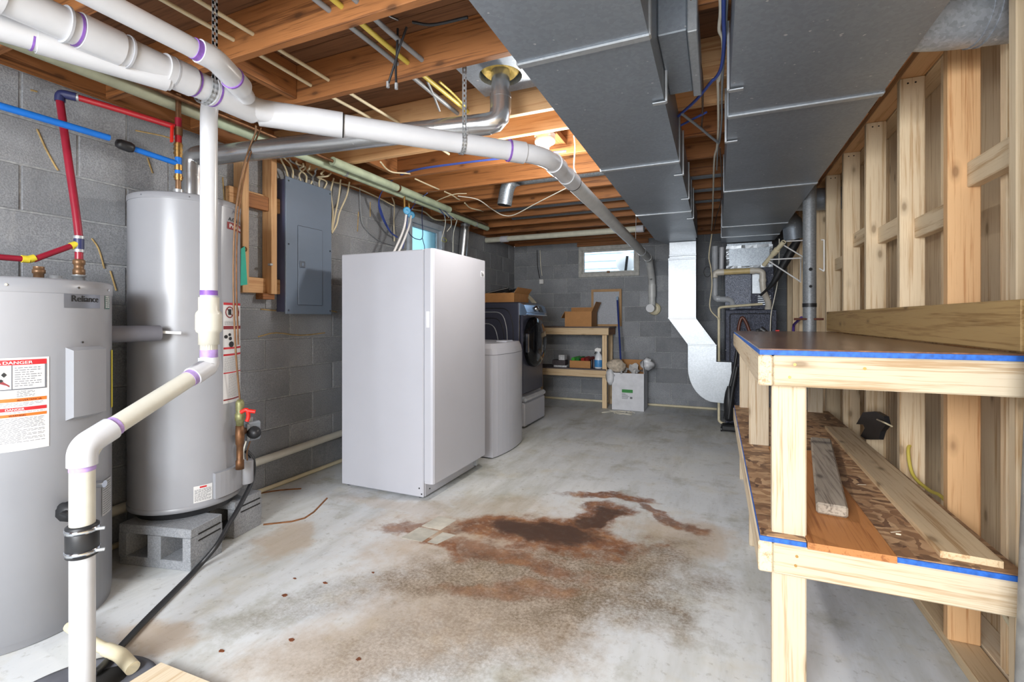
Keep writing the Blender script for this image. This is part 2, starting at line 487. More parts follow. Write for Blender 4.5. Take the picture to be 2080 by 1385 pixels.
M = {}
M['block'] = concrete_block(); M['mortar'] = mortar(); M['floor'] = floor_mat()
PINE = (srgb(218, 192, 154), srgb(184, 148, 106)); PINE2 = (srgb(222, 206, 180), srgb(196, 168, 130))
OLD = (srgb(162, 106, 60), srgb(108, 66, 34)); FIR = (srgb(216, 172, 124), srgb(186, 134, 86)); WEATH = (srgb(170, 158, 142), srgb(112, 100, 88))
def W(kind, axis):
    t = dict(bench=(srgb(212, 195, 168), srgb(178, 149, 113)), stud=(srgb(230, 207, 172), srgb(198, 164, 122)), pine=PINE, pine2=PINE2, old=OLD, fir=FIR, weathered=WEATH)[kind]
    return wood(kind, t[0], t[1], axis, knots=kind != 'pine2', vary=0.16 if kind != 'old' else 0.22)
M['subfloor'] = wood('subfloor', srgb(116, 80, 54), srgb(84, 54, 34), 'x', knots=False)
M['galv'] = galv('galvanised_sheet', (164, 174, 186), 0.40, 0.18, 90, 0.6)
M['galv_bright'] = galv('bright_galvanised', (192, 198, 204), 0.36, 0.2, 90, 0.55)
M['galv_spangle'] = galv('spangled_galvanised', (160, 168, 176), 0.36, 0.6, 110, 0.6)
M['flue'] = galv('vent_pipe_aluminium', (212, 214, 216), 0.22, 0.08, 90, 0.8)
M['pvc'] = plain('white_pvc', srgb(202, 204, 209), 0.30, vary=.03)
M['pvc_old'] = plain('ivory_pvc', srgb(206, 204, 193), 0.38, vary=.05)
M['primer'] = plain('purple_primer', srgb(128, 88, 172), 0.5, vary=.25, scale=40)
M['purple_thin'] = plain('faded_purple_primer', srgb(172, 146, 204), 0.5, vary=.2, scale=40)
M['cream'] = plain('cream_plastic', srgb(216, 206, 176), 0.5)
M['green'] = plain('pale_green_paint', srgb(176, 190, 164), 0.55, vary=.16, scale=9)
M['olive'] = plain('faded_green_paint', srgb(150, 152, 130), 0.6, vary=.25, scale=8)
M['copper'] = plain('copper', srgb(126, 96, 70), 0.42, 0.5, .25)
M['copper_old'] = plain('tarnished_copper', srgb(118, 84, 58), 0.5, 0.7, .35, 25)
M['brass'] = plain('brass', srgb(188, 150, 92), 0.35, 0.9, .2)
M['steel'] = plain('steel', srgb(176, 180, 184), 0.38, 0.5, .12)
M['chrome'] = plain('chrome', srgb(212, 216, 222), 0.12, 1.0, .03)
M['heater'] = plain('heater_grey_enamel', srgb(152, 154, 160), 0.30, 0.0, .03, 4)
M['heater_rim'] = plain('heater_rim_grey', srgb(148, 150, 156), 0.32, 0.0, .04, 4)
M['white'] = plain('white_appliance_enamel', srgb(188, 190, 199), 0.30, vary=.02, scale=3)
M['white_plain'] = plain('white_plastic', srgb(232, 232, 232), 0.4, vary=.03)
M['paper'] = plain('paper_label', srgb(214, 214, 214), 0.6, vary=.02)
M['black'] = plain('black_rubber', srgb(34, 35, 38), 0.45, vary=.2)
M['black_gloss'] = plain('black_gloss', srgb(14, 14, 16), 0.12, vary=.1)
M['dark'] = plain('dark_recess', srgb(30, 29, 29), 0.8)
M['red'] = plain('red_print', srgb(190, 36, 44), 0.5, vary=.05)
M['maroon'] = plain('maroon_print', srgb(132, 40, 44), 0.5, vary=.05)
M['orange'] = plain('orange_print', srgb(226, 112, 40), 0.5, vary=.05)
M['ink'] = plain('black_ink', srgb(22, 22, 24), 0.6, vary=.05)
M['ink_grey'] = plain('grey_ink', srgb(104, 106, 112), 0.6, vary=.05)
M['yellow'] = plain('yellow_label', srgb(222, 204, 60), 0.5)
M['pex_red'] = plain('red_tubing', srgb(170, 36, 44), 0.32, vary=.12)
M['pex_maroon'] = plain('dark_red_tubing', srgb(146, 32, 52), 0.32, vary=.12)
M['pex_blue'] = plain('blue_tubing', srgb(28, 112, 206), 0.32, vary=.1)
M['blue_dark'] = plain('dark_blue_fitting', srgb(48, 54, 98), 0.4)
M['blue_cable'] = plain('blue_cable', srgb(62, 82, 158), 0.45)
M['white_cable'] = plain('white_cable', srgb(222, 218, 204), 0.5)
M['cream_cable'] = plain('cream_cable', srgb(212, 200, 168), 0.55)
M['grey_cable'] = plain('grey_cable', srgb(140, 144, 148), 0.5)
M['yellow_cable'] = plain('yellow_cable', srgb(206, 186, 84), 0.5)
M['brown_cable'] = plain('brown_cable', srgb(98, 78, 64), 0.55)
M['panel'] = plain('grey_blue_panel_paint', srgb(112, 126, 144), 0.42, 0.1, .04, 4)
M['panel_side'] = plain('panel_side_paint', srgb(88, 92, 122), 0.45, 0.1, .05, 4)
M['card'] = plain('cardboard', srgb(176, 126, 76), 0.75, vary=.08)
M['blue_paint'] = plain('blue_edge_paint', srgb(36, 96, 184), 0.6, vary=.35, scale=60)
M['osb'] = osb(); M['bench_top'] = bench_top()
M['washer'] = plain('dark_slate_enamel', srgb(74, 76, 92), 0.3, 0.4, .04, 4)
M['teal'] = plain('teal_tag', srgb(46, 182, 160), 0.6)
M['foam'] = plain('yellow_insulation', srgb(196, 168, 88), 0.9, vary=.35, scale=30)
M['foil'] = galv('foil_insulation', (132, 138, 152), 0.34, 0.8, 130, 0.6, 0.8)
M['furnace'] = galv('furnace_textured_paint', (76, 80, 94), 0.3, 0.9, 130, 0.5, 0.8)
M['post'] = plain('painted_steel_post', srgb(150, 150, 148), 0.55, 0.3, .2, 30)
M['glass'] = clear_glass('window_glass')
M['frost'] = clear_glass('frosted_glass', (0.16, 0.30, 0.32, 1), 0.35)
M['window_frame'] = plain('grey_window_frame', srgb(176, 176, 172), 0.6, vary=.2, scale=20)
M['siding'] = plain('white_siding', srgb(206, 220, 230), 0.6, vary=.03)
M['smear'] = plain('dried_adhesive', srgb(172, 146, 98), 0.8, vary=.3, scale=30)
M['lid'] = plain('grey_sump_lid', srgb(92, 94, 102), 0.5, vary=.25, scale=9)
M['red_handle'] = plain('red_handle', srgb(214, 40, 30), 0.4)
M['purple'] = plain('purple_tubing', srgb(92, 66, 150), 0.3)
M['brown_hose'] = plain('brown_handle', srgb(92, 50, 36), 0.35)
M['bag'] = plain('translucent_bag', srgb(206, 208, 212), 0.35, vary=.15)
M['blue_pole'] = plain('navy_pole', srgb(40, 56, 120), 0.35)
M['filter'] = plain('filter_fleece', srgb(172, 176, 184), 0.95, vary=.1, scale=60)
M['spray'] = plain('spray_bottle_white', srgb(226, 232, 240), 0.3)
M['spray_blue'] = plain('spray_label_blue', srgb(70, 140, 200), 0.4)
M['spot'] = plain('rust_flake', srgb(112, 62, 34), 0.8, vary=.3, scale=40)
M['particle'] = wood('laminated_shelf_board', srgb(196, 132, 76), srgb(160, 98, 50), 'y', knots=False)

XL, YB, XR, YF = -2.78, 6.55, 0.735, -2.6      # left wall, back wall, stud face, wall behind the camera
ZJ, ZJ2 = 2.24, 2.43                            # underside of joists, underside of subfloor
#@@STRUCT
# ------------------------------------------------------------------ the setting
floor = struct('floor', MB().box(XL - 0.2, XR + 1.2, YF - 0.2, YB + 0.2, -0.12, 0.0), M['floor'])
floor_off = floor.location.copy()
for v in floor.data.vertices: v.co += floor_off
floor.location = (0, 0, 0); ROOT[floor] = Vector((0, 0, 0))
# a squared repair patch in the slab, and flakes of rust lying in it
pp = [at(805, 1095, Z=0), at(893, 1045, Z=0), at(992, 1068, Z=0), at(925, 1118, Z=0)]
M['patch'] = plain('pale_floor_patch', srgb(190, 186, 174), 0.7, vary=.25, scale=9)
for (u0, u1, v0, v1) in ((0.03, .40, .06, .46), (.48, .72, .08, .46), (.03, .40, .52, .94)):
    q = [lerp(lerp(pp[0], pp[1], v), lerp(pp[3], pp[2], v), u) for u, v in ((u0, v0), (u1, v0), (u1, v1), (u0, v1))]
    if u1 > .7 and v0 < .1: q[1] = lerp(q[1], q[0], .3)
    part('patch_tile', MB().prism([Vector((p.x, p.y, 0.0)) for p in q], (0, 0, 0.0015)), M['patch'], floor)
for (px, py, rx, ry) in ((578, 1209, .014, .009), (660, 1184, .011, .007), (592, 1300, .010, .007), (728, 1339, .008, .007), (599, 1175, .009, .004), (758, 1163, .007, .005), (450, 1322, .014, .007)):
    c = at(px, py, Z=0)
    ring = [Vector((c.x + rx * (1 + .35 * random.uniform(-1, 1)) * math.cos(a), c.y + ry * (1 + .35 * random.uniform(-1, 1)) * math.sin(a), 0)) for a in [k * .6283 for k in range(10)]]
    part('rust_flake', MB().prism(ring, (0, 0, .002)), M['spot'], floor)
M['brown_line'] = plain('brown_line', srgb(128, 84, 50), 0.9, vary=.3, scale=30)  # thin brown lines drawn across the slab
for pts in ([(535, 1066), (618, 1053), (664, 1012)], [(525, 1003), (570, 996), (612, 993)]):
    q = [at(*p, Z=0) for p in pts]
    part('brown_line', MB().tube(spline(q, 3), .007, 4), M['brown_line'], floor)

def rect_minus(r, h):
    x0, x1, z0, z1 = r; a0, a1, b0, b1 = h
    if a1 <= x0 or a0 >= x1 or b1 <= z0 or b0 >= z1: return [r]
    out = []
    if a0 > x0: out.append((x0, a0, z0, z1))
    if a1 < x1: out.append((a1, x1, z0, z1))
    if b0 > z0: out.append((max(x0, a0), min(x1, a1), z0, b0))
    if b1 < z1: out.append((max(x0, a0), min(x1, a1), b1, z1))
    return [q for q in out if q[1] - q[0] > .012 and q[3] - q[2] > .012]
_bm = {}
def block_wall(name, u0, u1, z_joint, ztop, hole, place, axis):
    """place(u, depth, z): depth 0 = wall face. The wall body carries the mortar, every block is a piece."""
    body = MB()
    rects = rect_minus((u0, u1, -0.05, ztop), hole) if hole else [(u0, u1, -0.05, ztop)]
    for (a, b, c, d) in rects:
        p, q = place(a - (.2 if a == u0 else 0), -0.006, c), place(b + (.2 if b == u1 else 0), -0.2, d)
        body.box(p[0], q[0], p[1], q[1], c, d)
    wall = struct(name, body, M['mortar'])
    ch, cl, j = 0.2027, 0.406, 0.009
    k = 0
    z = z_joint
    while z < ztop - 0.02:
        z0, z1 = max(z, 0.0), min(z + ch, ztop)
        u = u0 - (cl / 2 if k % 2 else 0)
        while u < u1:
            a, b = max(u, u0), min(u + cl, u1)
            if b - a > 0.03:
                r0 = (a + j / 2, b - j / 2, z0 + j / 2, z1 - j / 2)
                for r in (rect_minus(r0, hole) if hole else [r0]):
                    key = (axis, round(r[1] - r[0], 3), round(r[3] - r[2], 3))
                    if key not in _bm:
                        L, H = (r[1] - r[0]) / 2, (r[3] - r[2]) / 2
                        mb = MB().box(-L, L, -.009, .009, -H, H, .003) if axis == 'x' else MB().box(-.009, .009, -L, L, -H, H, .003)
                        _bm[key] = mb.mesh('brick'); _bm[key].materials.append(M['block'])
                    o = bpy.data.objects.new('concrete_block', _bm[key])
                    COL.objects.link(o); o.parent = wall
                    o.location = Vector(place((r[0] + r[1]) / 2, -0.009 + random.uniform(-.0015, .001), (r[2] + r[3]) / 2)) - ROOT[wall]
            u += cl
        z += ch; k += 1
    return wall
WIN_B = (-1.79, -0.955, 1.735, 2.165)
WIN_L = (3.86, 4.52, 1.60, 2.17)
wall_left = block_wall('wall_left', YF, YB, 0.0, 2.23, WIN_L, lambda u, d, z: (XL + d, u, z), 'y')
wall_back = block_wall('wall_back', XL, XR + 0.9, -0.10, 2.23, WIN_B, lambda u, d, z: (u, YB - d, z), 'x')
wall_front = struct('wall_front', MB().box(XL - .2, XR + 1.0, YF - .2, YF, 0, 2.43), M['mortar'])
# dried adhesive on the left wall
for pts in ([(62, 183), (75, 186)], [(75, 262), (92, 300), (108, 330), (118, 346)], [(275, 265), (330, 276), (355, 284)], [(186, 484), (200, 505), (212, 545)], [(224, 550), (236, 590)], [(299, 320), (310, 352)],
            [(524, 684), (560, 676), (610, 681), (660, 676)], [(530, 628), (560, 631)], [(452, 360), (456, 410)], [(672, 631), (684, 634)], [(728, 430), (726, 470)], [(752, 410), (752, 440)]):
    part('adhesive_smear', MB().tube(spline([at(*p, X=XL + .0005) for p in pts], 3), [.0045] * (1 if len(pts) < 2 else len(spline([at(*p, X=XL) for p in pts], 3))), 5), M['smear'], wall_left)

# ceiling: subfloor sheets on joists that run across the room
ceiling = struct('ceiling', MB().box(XL - .2, XR + 1.0, YF - .2, YB + .2, ZJ2 + .018, ZJ2 + .05), M['subfloor'])
for i in range(9):
    y0 = YF + i * 1.07
    part('subfloor_sheet', MB().box(XL - .15, XR + .95, y0, y0 + 1.065, ZJ2, ZJ2 + .018), M['subfloor'], ceiling)
JY = [-2.2, -1.75, -1.33, -0.92, -0.5, -0.06, 0.36, 0.97, 1.40, 1.81, 2.37, 2.64, 3.06, 3.49, 3.89, 4.30, 4.71, 5.12, 5.53, 5.95, 6.32]
for y in JY:
    part('joist', MB().box(XL - .15, XR + .95, y - .038, y, ZJ, ZJ2 - .001, .003), W('fir' if y in (2.37, 2.64) else 'old', 'x'), ceiling)
part('lamp_brace', MB().box(-1.03, -.91, 2.641, 3.021, 2.3005, 2.335), W('old', 'y'), ceiling)
for y0, y1, x in ((1.40, 1.772, -1.98), (-.06, .33, -1.2), (2.64, 3.02, -2.3)):
    part('blocking', MB().box(x, x + .038, y0 + .001, y1 - .001, ZJ + .02, ZJ2 - .002, .003), W('old', 'y'), ceiling)
part('sill_plate', MB().box(XL - .16, XL - .005, YF, YB, 2.231, 2.2395), W('old', 'y'), ceiling)
part('rim_board', MB().box(XL, XR + .9, YB - .012, YB + .03, 2.231, ZJ2), W('old', 'x'), ceiling)
part('rim_board', MB().box(XL - .03, XL + .012, YF, YB - .02, ZJ2 - .2 + .005, ZJ2 - .0012), W('old', 'y'), ceiling)

# right-hand stud partition, open to this side
wall_right = struct('wall_right', MB().box(XR + .1965, XR + .21, YF, YB, 0, ZJ), W('pine', 'z'))
part('bottom_plate', MB().box(XR, XR + .089, YF, YB - .02, 0, .038, .003), W('pine', 'y'), wall_right)
part('bottom_plate', MB().box(XR + .096, XR + .185, YF, YB - .02, 0, .038, .003), W('pine2', 'y'), wall_right)
part('top_plate', MB().box(XR, XR + .089, YF, YB - .02, ZJ - .04, ZJ - .002, .003), W('fir', 'y'), wall_right)
part('top_plate', MB().box(XR + .096, XR + .185, YF, YB - .02, ZJ - .04, ZJ - .002, .003), W('pine', 'y'), wall_right)
SY = [-1.6, -1.15, -.7, -.25, .20, .62, 1.03, 1.42, 1.70, 2.11, 2.58, 3.09, 3.59, 4.10, 4.50, 4.92, 5.35, 5.78, 6.2]
for i, y in enumerate(SY):
    if y < 0.9: continue
    kind = 'fir' if abs(y - 2.11) < .01 else 'stud'
    part('stud', MB().box(XR, XR + .089, y, y + .038, .039, ZJ - .041, .003), W(kind, 'z'), wall_right)
    if i + 1 < len(SY):
        yn = SY[i + 1]
        ym = (y + yn) / 2 + .07
        part('stud', MB().box(XR + .096, XR + .185, ym, ym + .038, .039, ZJ - .041, .003), W('stud', 'z'), wall_right)
        zb = 1.50 + .05 * ((i * 7) % 3)
        part('blocking', MB().box(XR + .05, XR + .088, y + .039, yn - .001, zb, zb + .085, .003), W('stud', 'y'), wall_right)
        part('sheathing_board', MB().box(XR + .1855, XR + .196, y - .2, yn - .205, .0, ZJ - .003), W('stud', 'z'), wall_right)
    for dz in (ZJ - .065,):
        for dx in (.028, .055):
            part('nail_head', MB().cyl((XR + dx, y - .0006, dz), (XR + dx, y + .001, dz), .004, n=6), M['dark'], wall_right)

# windows
def window_back():
    x0, x1, z0, z1 = WIN_B
    y0, y1 = YB - .03, YB + .09
    t = .05
    w = struct('window_1', MB().box(x0, x1, y0, y1, z0, z0 + t, .004).box(x0, x1, y0, y1, z1 - t * 1.1, z1, .004).box(x0, x0 + t, y0, y1, z0 + t, z1 - t * 1.1, .004).box(x1 - t, x1, y0, y1, z0 + t, z1 - t * 1.1, .004), M['window_frame'])
    a, b, c, d = x0 + t, x1 - t, z0 + t, z1 - t * 1.1
    s = .026
    part('sash', MB().box(a, b, y0 + .03, y0 + .06, c, c + s).box(a, b, y0 + .03, y0 + .06, d - s, d).box(a, a + s, y0 + .03, y0 + .06, c + s, d - s).box(b - s, b, y0 + .03, y0 + .06, c + s, d - s), M['window_frame'], w)
    part('pane', MB().box(a + s, b - s, y0 + .042, y0 + .046, c + s, d - s), M['glass'], w)
    part('latch', MB().box((a + b) / 2 - .02, (a + b) / 2 + .02, y0 + .012, y0 + .032, c, c + .03, .004), M['copper_old'], w)
    part('header', MB().box(x0 - .02, x1 + .12, YB - .034, YB + .01, z1 + .002, z1 + .06, .003), W('old', 'x'), w)
window_back()
def window_left():
    y0, y1, z0, z1 = WIN_L
    t = .06
    w = struct('window_2', MB().box(XL - .1, XL + .025, y0, y1, z0, z0 + t, .004).box(XL - .1, XL + .025, y0, y1, z1 - t, z1, .004).box(XL - .1, XL + .025, y0, y0 + t, z0 + t, z1 - t, .004).box(XL - .1, XL + .025, y1 - t, y1, z0 + t, z1 - t, .004), plain('blue_grey_frame', srgb(168, 178, 190), .5))
    part('sash', MB().box(XL - .05, XL - .01, y0 + t, y1 - t, z1 - t - .03, z1 - t).box(XL - .05, XL - .01, y1 - t - .04, y1 - t, z0 + t, z1 - t - .03).box(XL - .05, XL - .01, y0 + t, y0 + t + .03, z0 + t, z1 - t - .03), plain('blue_grey_frame', srgb(168, 178, 190)), w)
    part('pane', MB().box(XL - .034, XL - .028, y0 + t + .03, y1 - t - .04, z0 + t, z1 - t - .03), M['frost'], w)
window_left()
# outdoors seen through the back window
sid = struct('neighbouring_house', MB().box(-4.5, 2.5, 8.32, 8.5, .9, 4.2), M['siding'])
for k in range(16):
    z = 1.0 + k * .13
    part('siding_board', MB().prism([(-4.4, 8.315, z), (-4.4, 8.285, z + .002), (-4.4, 8.312, z + .128)], (6.8, 0, 0)), M['siding'], sid)
struct('ground_outside', MB().box(-6, 4, YB + .25, 12, 1.45, 1.6), plain('pale_gravel', srgb(214, 214, 208), .9, vary=.15, scale=20))
t = thing('satellite_dish', 'white round dish with a dark post outside the small back window', 'dish', (-1.27, 7.35, 1.6))
part('dish', MB().lathe((-1.27, 7.35, 2.02), [(0.001, .03), (.08, .024), (.15, .004), (.16, -.008), (.001, .01)], 28, (0, -1, .15)), M['white_plain'], t)
part('post', MB().beam((-1.30, 7.28, 1.6), (-1.24, 7.28, 2.1), .035, .02), M['dark'], t)

# steel column just right of the bench
t = thing('steel_column', 'grey painted steel post in front of the bench end at the picture edge', 'column', (0.68, 1.455, 0))
part('tube', MB().cyl((.672, 1.455, .008), (.730, 1.455, 2.236), .050, n=28), M['post'], t)
part('base_plate', MB().box(.60, .76, 1.38, 1.53, 0, .008), M['post'], t)
t = thing('steel_column', 'slim galvanised steel column with black band behind the workbench end', 'column', (.60, 3.93, 0))
cx, cy_ = .605, 3.94
part('tube', MB().cyl((cx, cy_, 0.012), (cx, cy_, ZJ - .012), .042, n=24), galv('column_metal', (150, 154, 158), .5, .4, 120, .4), t)
part('base_plate', MB().box(cx - .07, cx + .07, cy_ - .07, cy_ + .07, 0, .012), M['post'], t)
part('cap_plate', MB().box(cx - .07, cx + .07, cy_ - .07, cy_ + .07, ZJ - .012, ZJ - .001), M['post'], t)
part('black_band', MB().cyl((cx, cy_, 1.235), (cx, cy_, 1.262), .0445, n=24), M['black'], t)
part('slot', MB().cyl((cx, cy_ - .041, 1.50), (cx, cy_ - .047, 1.50), .012, n=8), M['dark'], t)
part('slot', MB().cyl((cx, cy_ - .041, 1.38), (cx, cy_ - .047, 1.38), .010, n=8), M['dark'], t)
part('crossbar', MB().cyl((cx - .1, cy_ - .03, 1.15), (cx + .08, cy_ - .03, 1.15), .008, n=8), M['brown_hose'], t)
# ------------------------------------------------------------------ sheet-metal ducts
def rect_duct(name, label, x0, x1, y0, y1, z0, z1, seams, mat):
    t = thing(name, label, 'duct', ((x0 + x1) / 2, (y0 + y1) / 2, z0))
    ys = [y0] + seams + [y1]
    for a, b in zip(ys[:-1], ys[1:]):
        mb = MB()
        # each panel is cross-broken: its middle bows out a few millimetres
        cxm, cym, s = (x0 + x1) / 2, (a + b) / 2, .006
        c = [Vector((x0, a, z0)), Vector((x1, a, z0)), Vector((x1, b, z0)), Vector((x0, b, z0)), Vector((cxm, cym, z0 - s))]
        u = [Vector((p.x, p.y, z1)) for p in c[:4]]
        vs = c + u
        mb.add(vs, [(0, 1, 4), (1, 2, 4), (2, 3, 4), (3, 0, 4), (5, 6, 7, 8), (0, 5, 6, 1), (1, 6, 7, 2), (2, 7, 8, 3), (3, 8, 5, 0)])
        part('panel', mb, mat, t)
    for y in seams:
        part('drive_cleat', MB().box(x0 - .004, x1 + .004, y - .014, y + .014, z0 - .007, z0 + .001, .002), M['galv_bright'], t)
        part('drive_cleat', MB().box(x0 - .007, x0 + .001, y - .012, y + .012, z0 - .004, z1, .002), M['galv_bright'], t)
        part('drive_cleat', MB().box(x1 - .001, x1 + .007, y - .012, y + .012, z0 - .004, z1, .002), M['galv_bright'], t)
    return t
ZD = 1.99
d1 = rect_duct('supply_duct', 'left grey rectangular duct running under the joists to the back', -.60, -.185, -1.9, 5.26, ZD, 2.235, [.3, 1.455, 2.68, 3.95], M['galv'])
d2 = rect_duct('return_duct', 'wider grey rectangular duct along the stud wall above the workbench', .045, .565, -1.9, 5.75, ZD, 2.235, [.9, 2.17, 3.44, 4.75, 5.35], M['galv'])
# hangers along the inner duct edge
for (x, y) in ((-.178, 1.9), (-.178, 2.9), (-.178, 3.5), (-.178, 4.2), (.038, 2.45), (.038, 1.9)):
    part('duct_hanger', MB().box(x - .004, x + .004, y, y + .02, ZD - .008, 2.235).box(x - .05 if x < 0 else x, x if x < 0 else x + .05, y, y + .02, ZD - .010, ZD - .006), M['steel'], d1 if x < 0 else d2)
part('branch_box', MB().box(-.184, -.09, 1.66, 2.12, 2.10, 2.237, .004), M['galv'], d1, 'short flat branch box between the two ducts')
part('branch_flange', MB().box(-.0895, -.058, 1.65, 2.14, 2.085, 2.237, .003), M['galv_bright'], d1)
# drop from the left duct into the furnace
t = thing('return_drop', 'bright metal drop duct stepping down the back wall to the furnace', 'duct', (-.45, 5.6, 0.12))
def drop(poly0, poly1, y0, y1, name):
    """poly: left x, right x, z"""
    (a0, a1, z0), (b0, b1, z1) = poly0, poly1
    part(name, MB().prism([(a0, y0, z0), (a1, y0, z0), (b1, y0, z1), (b0, y0, z1)], (0, y1 - y0, 0)), M['galv_bright'], t)
y0, y1 = 5.45, 5.75
drop((-.475, -.205, 1.985), (-.475, -.205, 1.815), y0, y1, 'collar')
drop((-.485, -.205, 1.815), (-.485, -.205, 1.16), y0 - .006, y1, 'shaft')
drop((-.485, -.205, 1.158), (-.285, -.005, .875), y0 - .006, y1, 'offset')
drop((-.285, -.005, .873), (-.285, -.005, .70), y0 - .006, y1, 'shaft')
el = [(-.285, .70), (-.005, .70), (.14, .70), (.14, .27), (.05, .27)] + [(-.005 + .28 * math.sin(-a) , .27 + .36 * (1 - math.cos(a))) for a in [k * math.pi / 16 for k in range(1, 8)]] + [(-.285, .62)]
part('elbow', MB().prism([(x, y0 - .006, z) for x, z in el], (0, y1 - y0 + .006, 0)), M['galv_bright'], t)
for z, xa, xb in ((1.80, -.489, -.201), (1.84, -.48, -.2), (1.16, -.489, -.201), (.874, -.289, -.001)):
    part('drive_cleat', MB().box(xa, xb, y0 - .014, y0 - .004, z - .008, z + .008, .002), M['galv_bright'], t)
part('boot', MB().prism([(-.59, 5.262, 2.2), (-.2, 5.262, 2.2), (-.2, 5.74, 2.2), (-.48, 5.74, 2.2)], (0, 0, -.21)), M['galv'], d1)

# round branch ducts
def round_duct(label, pts, r, mat, bands=(), name='round_duct'):
    pts = [Vector(p) for p in pts]
    c = Vector((sum(p.x for p in pts) / len(pts), sum(p.y for p in pts) / len(pts), min(p.z for p in pts) - r))
    t = thing(name, label, 'duct', c)
    part('pipe', MB().tube(fillet(pts, r * 1.6, 3), r, 22), mat, t)
    for (p, q) in bands:
        part('seam_bead', MB().cyl(p, q, r * 1.03, n=22), mat, t)
    return t
round_duct('large round galvanised branch duct from wide duct into stud wall, upper right', [(.566, 1.86, 2.095), (.66, 1.88, 2.085), (.98, 1.92, 2.08)], .098, galv('branch_duct_metal', (186, 194, 204), .38, .5, 110, .5), [((.72, 1.8885, 2.084), (.728, 1.8895, 2.084)), ((.74, 1.891, 2.0835), (.748, 1.892, 2.0835))])
round_duct('blue-grey round duct stub behind slim column near the furnace', [(.50, 4.30, 2.09), (.70, 4.34, 2.08), (.98, 4.36, 2.08)], .085, M['galv'])
round_duct('second dark round duct elbow beside the furnace plenum', [(.50, 5.0, 2.08), (.64, 5.06, 2.07), (.66, 5.1, 1.9)], .085, M['galv'])
# branch in a joist bay with a short open elbow
t = round_duct('round grey duct in joist bay ending in open galvanised elbow', [(-.60, 3.69, 2.335), (-1.42, 3.69, 2.335), (-1.62, 3.69, 2.335), (-1.66, 3.69, 2.12)], .062, M['galv_spangle'])
part('open_end', MB().cyl((-1.661, 3.69, 2.125), (-1.662, 3.69, 2.117), .056, n=20), M['dark'], t)
for i, (y, lab) in enumerate(((4.08, 'nearest'), (4.5, 'second'), (4.92, 'third'))):
    z = 2.315
    round_duct('dark round pipe crossing in a joist bay, %s beyond the open elbow' % lab, [(-2.1 if i else -.2, y - .03, z), (.045, y - .03, z)], .055, M['galv'])

# ------------------------------------------------------------------ furnace
fx0, fx1, fy0, fy1 = .085, .575, 5.62, 6.4
t = thing('furnace', 'dark textured furnace cabinet behind the far end of the workbench', 'furnace', (.33, 6.0, 0))
part('cabinet', MB().box(fx0, fx1, fy0, fy1, 0.03, 1.25, .008), M['furnace'], t)
part('front_panel', MB().box(fx0 + .04, fx1 - .05, fy0 - .012, fy0, .62, 1.21, .012), M['furnace'], t)
part('panel_groove', MB().tube(fillet([(fx0 + .045, fy0 - .013, .64), (fx0 + .045, fy0 - .013, 1.205), (fx1 - .055, fy0 - .013, 1.205), (fx1 - .055, fy0 - .013, .64)], .03, 4), .004, 6), M['dark'], t)
part('lower_panel', MB().box(fx0 + .04, fx1 - .05, fy0 - .012, fy0, .08, .56, .008), M['furnace'], t)
part('base', MB().box(fx0 + .02, fx1 - .02, fy0 + .02, fy1 - .02, 0, .03), M['dark'], t)
t2 = thing('coil_cabinet', 'foil-faced coil cabinet standing on the furnace under the plenum', 'air handler', (.33, 6.0, 1.25))
part('case', MB().box(.085, .555, 5.70, 6.38, 1.251, 1.70, .006), M['furnace'], t2)
part('access_panel', MB().box(.08, .34, 5.688, 5.70, 1.262, 1.66, .004), M['foil'], t2)
part('side_plate', MB().box(.345, .44, 5.688, 5.70, 1.42, 1.66, .004), M['galv_bright'], t2)
for k in range(5):
    part('louvre', MB().box(.40, .525, 5.686, 5.70, 1.30 + k * .022, 1.312 + k * .022, .002), M['galv_bright'], t2)
t3 = thing('plenum', 'spangled sheet-metal plenum box with ragged foil tape above furnace', 'plenum', (.33, 6.0, 1.70))
part('box', MB().box(.10, .545, 5.78, 6.36, 1.701, 1.985, .004), M['galv_spangle'], t3)
for (a, b, c, d) in ((.095, .55, 1.925, 1.955), (.095, .55, 1.71, 1.735), (.095, .125, 1.735, 1.925), (.52, .55, 1.735, 1.925)):
    rows = []
    for k in range(13):
        s = k / 12
        if b - a > d - c:
            rows.append([Vector((a + (b - a) * s, 5.774 + random.uniform(-.006, .003), c + random.uniform(-.006, .006))), Vector((a + (b - a) * s, 5.774 + random.uniform(-.006, .003), d + random.uniform(-.006, .006)))])
        else:
            rows.append([Vector((a + random.uniform(-.004, .006), 5.774 + random.uniform(-.006, .003), c + (d - c) * s)), Vector((b + random.uniform(-.006, .004), 5.774 + random.uniform(-.006, .003), c + (d - c) * s))])
    part('foil_tape', MB().grid(rows, False), M['galv_bright'], t3)

def sleeve(mb, p, q, r): mb.cyl(p, q, r, n=22)
def pvc_run(name, label, pts, r, mat, joints=(), primer=(), cat='pipe', rad=None, jr=1.16):
    """joints: pairs of points for hub sleeves; primer: pairs for purple rings"""
    P_ = fillet(pts, rad or r * 2.2, 6)
    c = Vector((sum(p.x for p in P_) / len(P_), sum(p.y for p in P_) / len(P_), min(p.z for p in P_) - r))
    t = thing(name, label, cat, c)
    part('pipe', MB().tube(P_, r, 22), mat, t)
    for (p, q) in joints: part('coupling', MB().cyl(p, q, r * jr, n=22), mat, t)
    for (p, q) in primer: part('primer_ring', MB().cyl(p, q, r * (jr * 1.01 if len((p, q)) > 2 else 1.03), n=22), M['primer'], t)
    return t
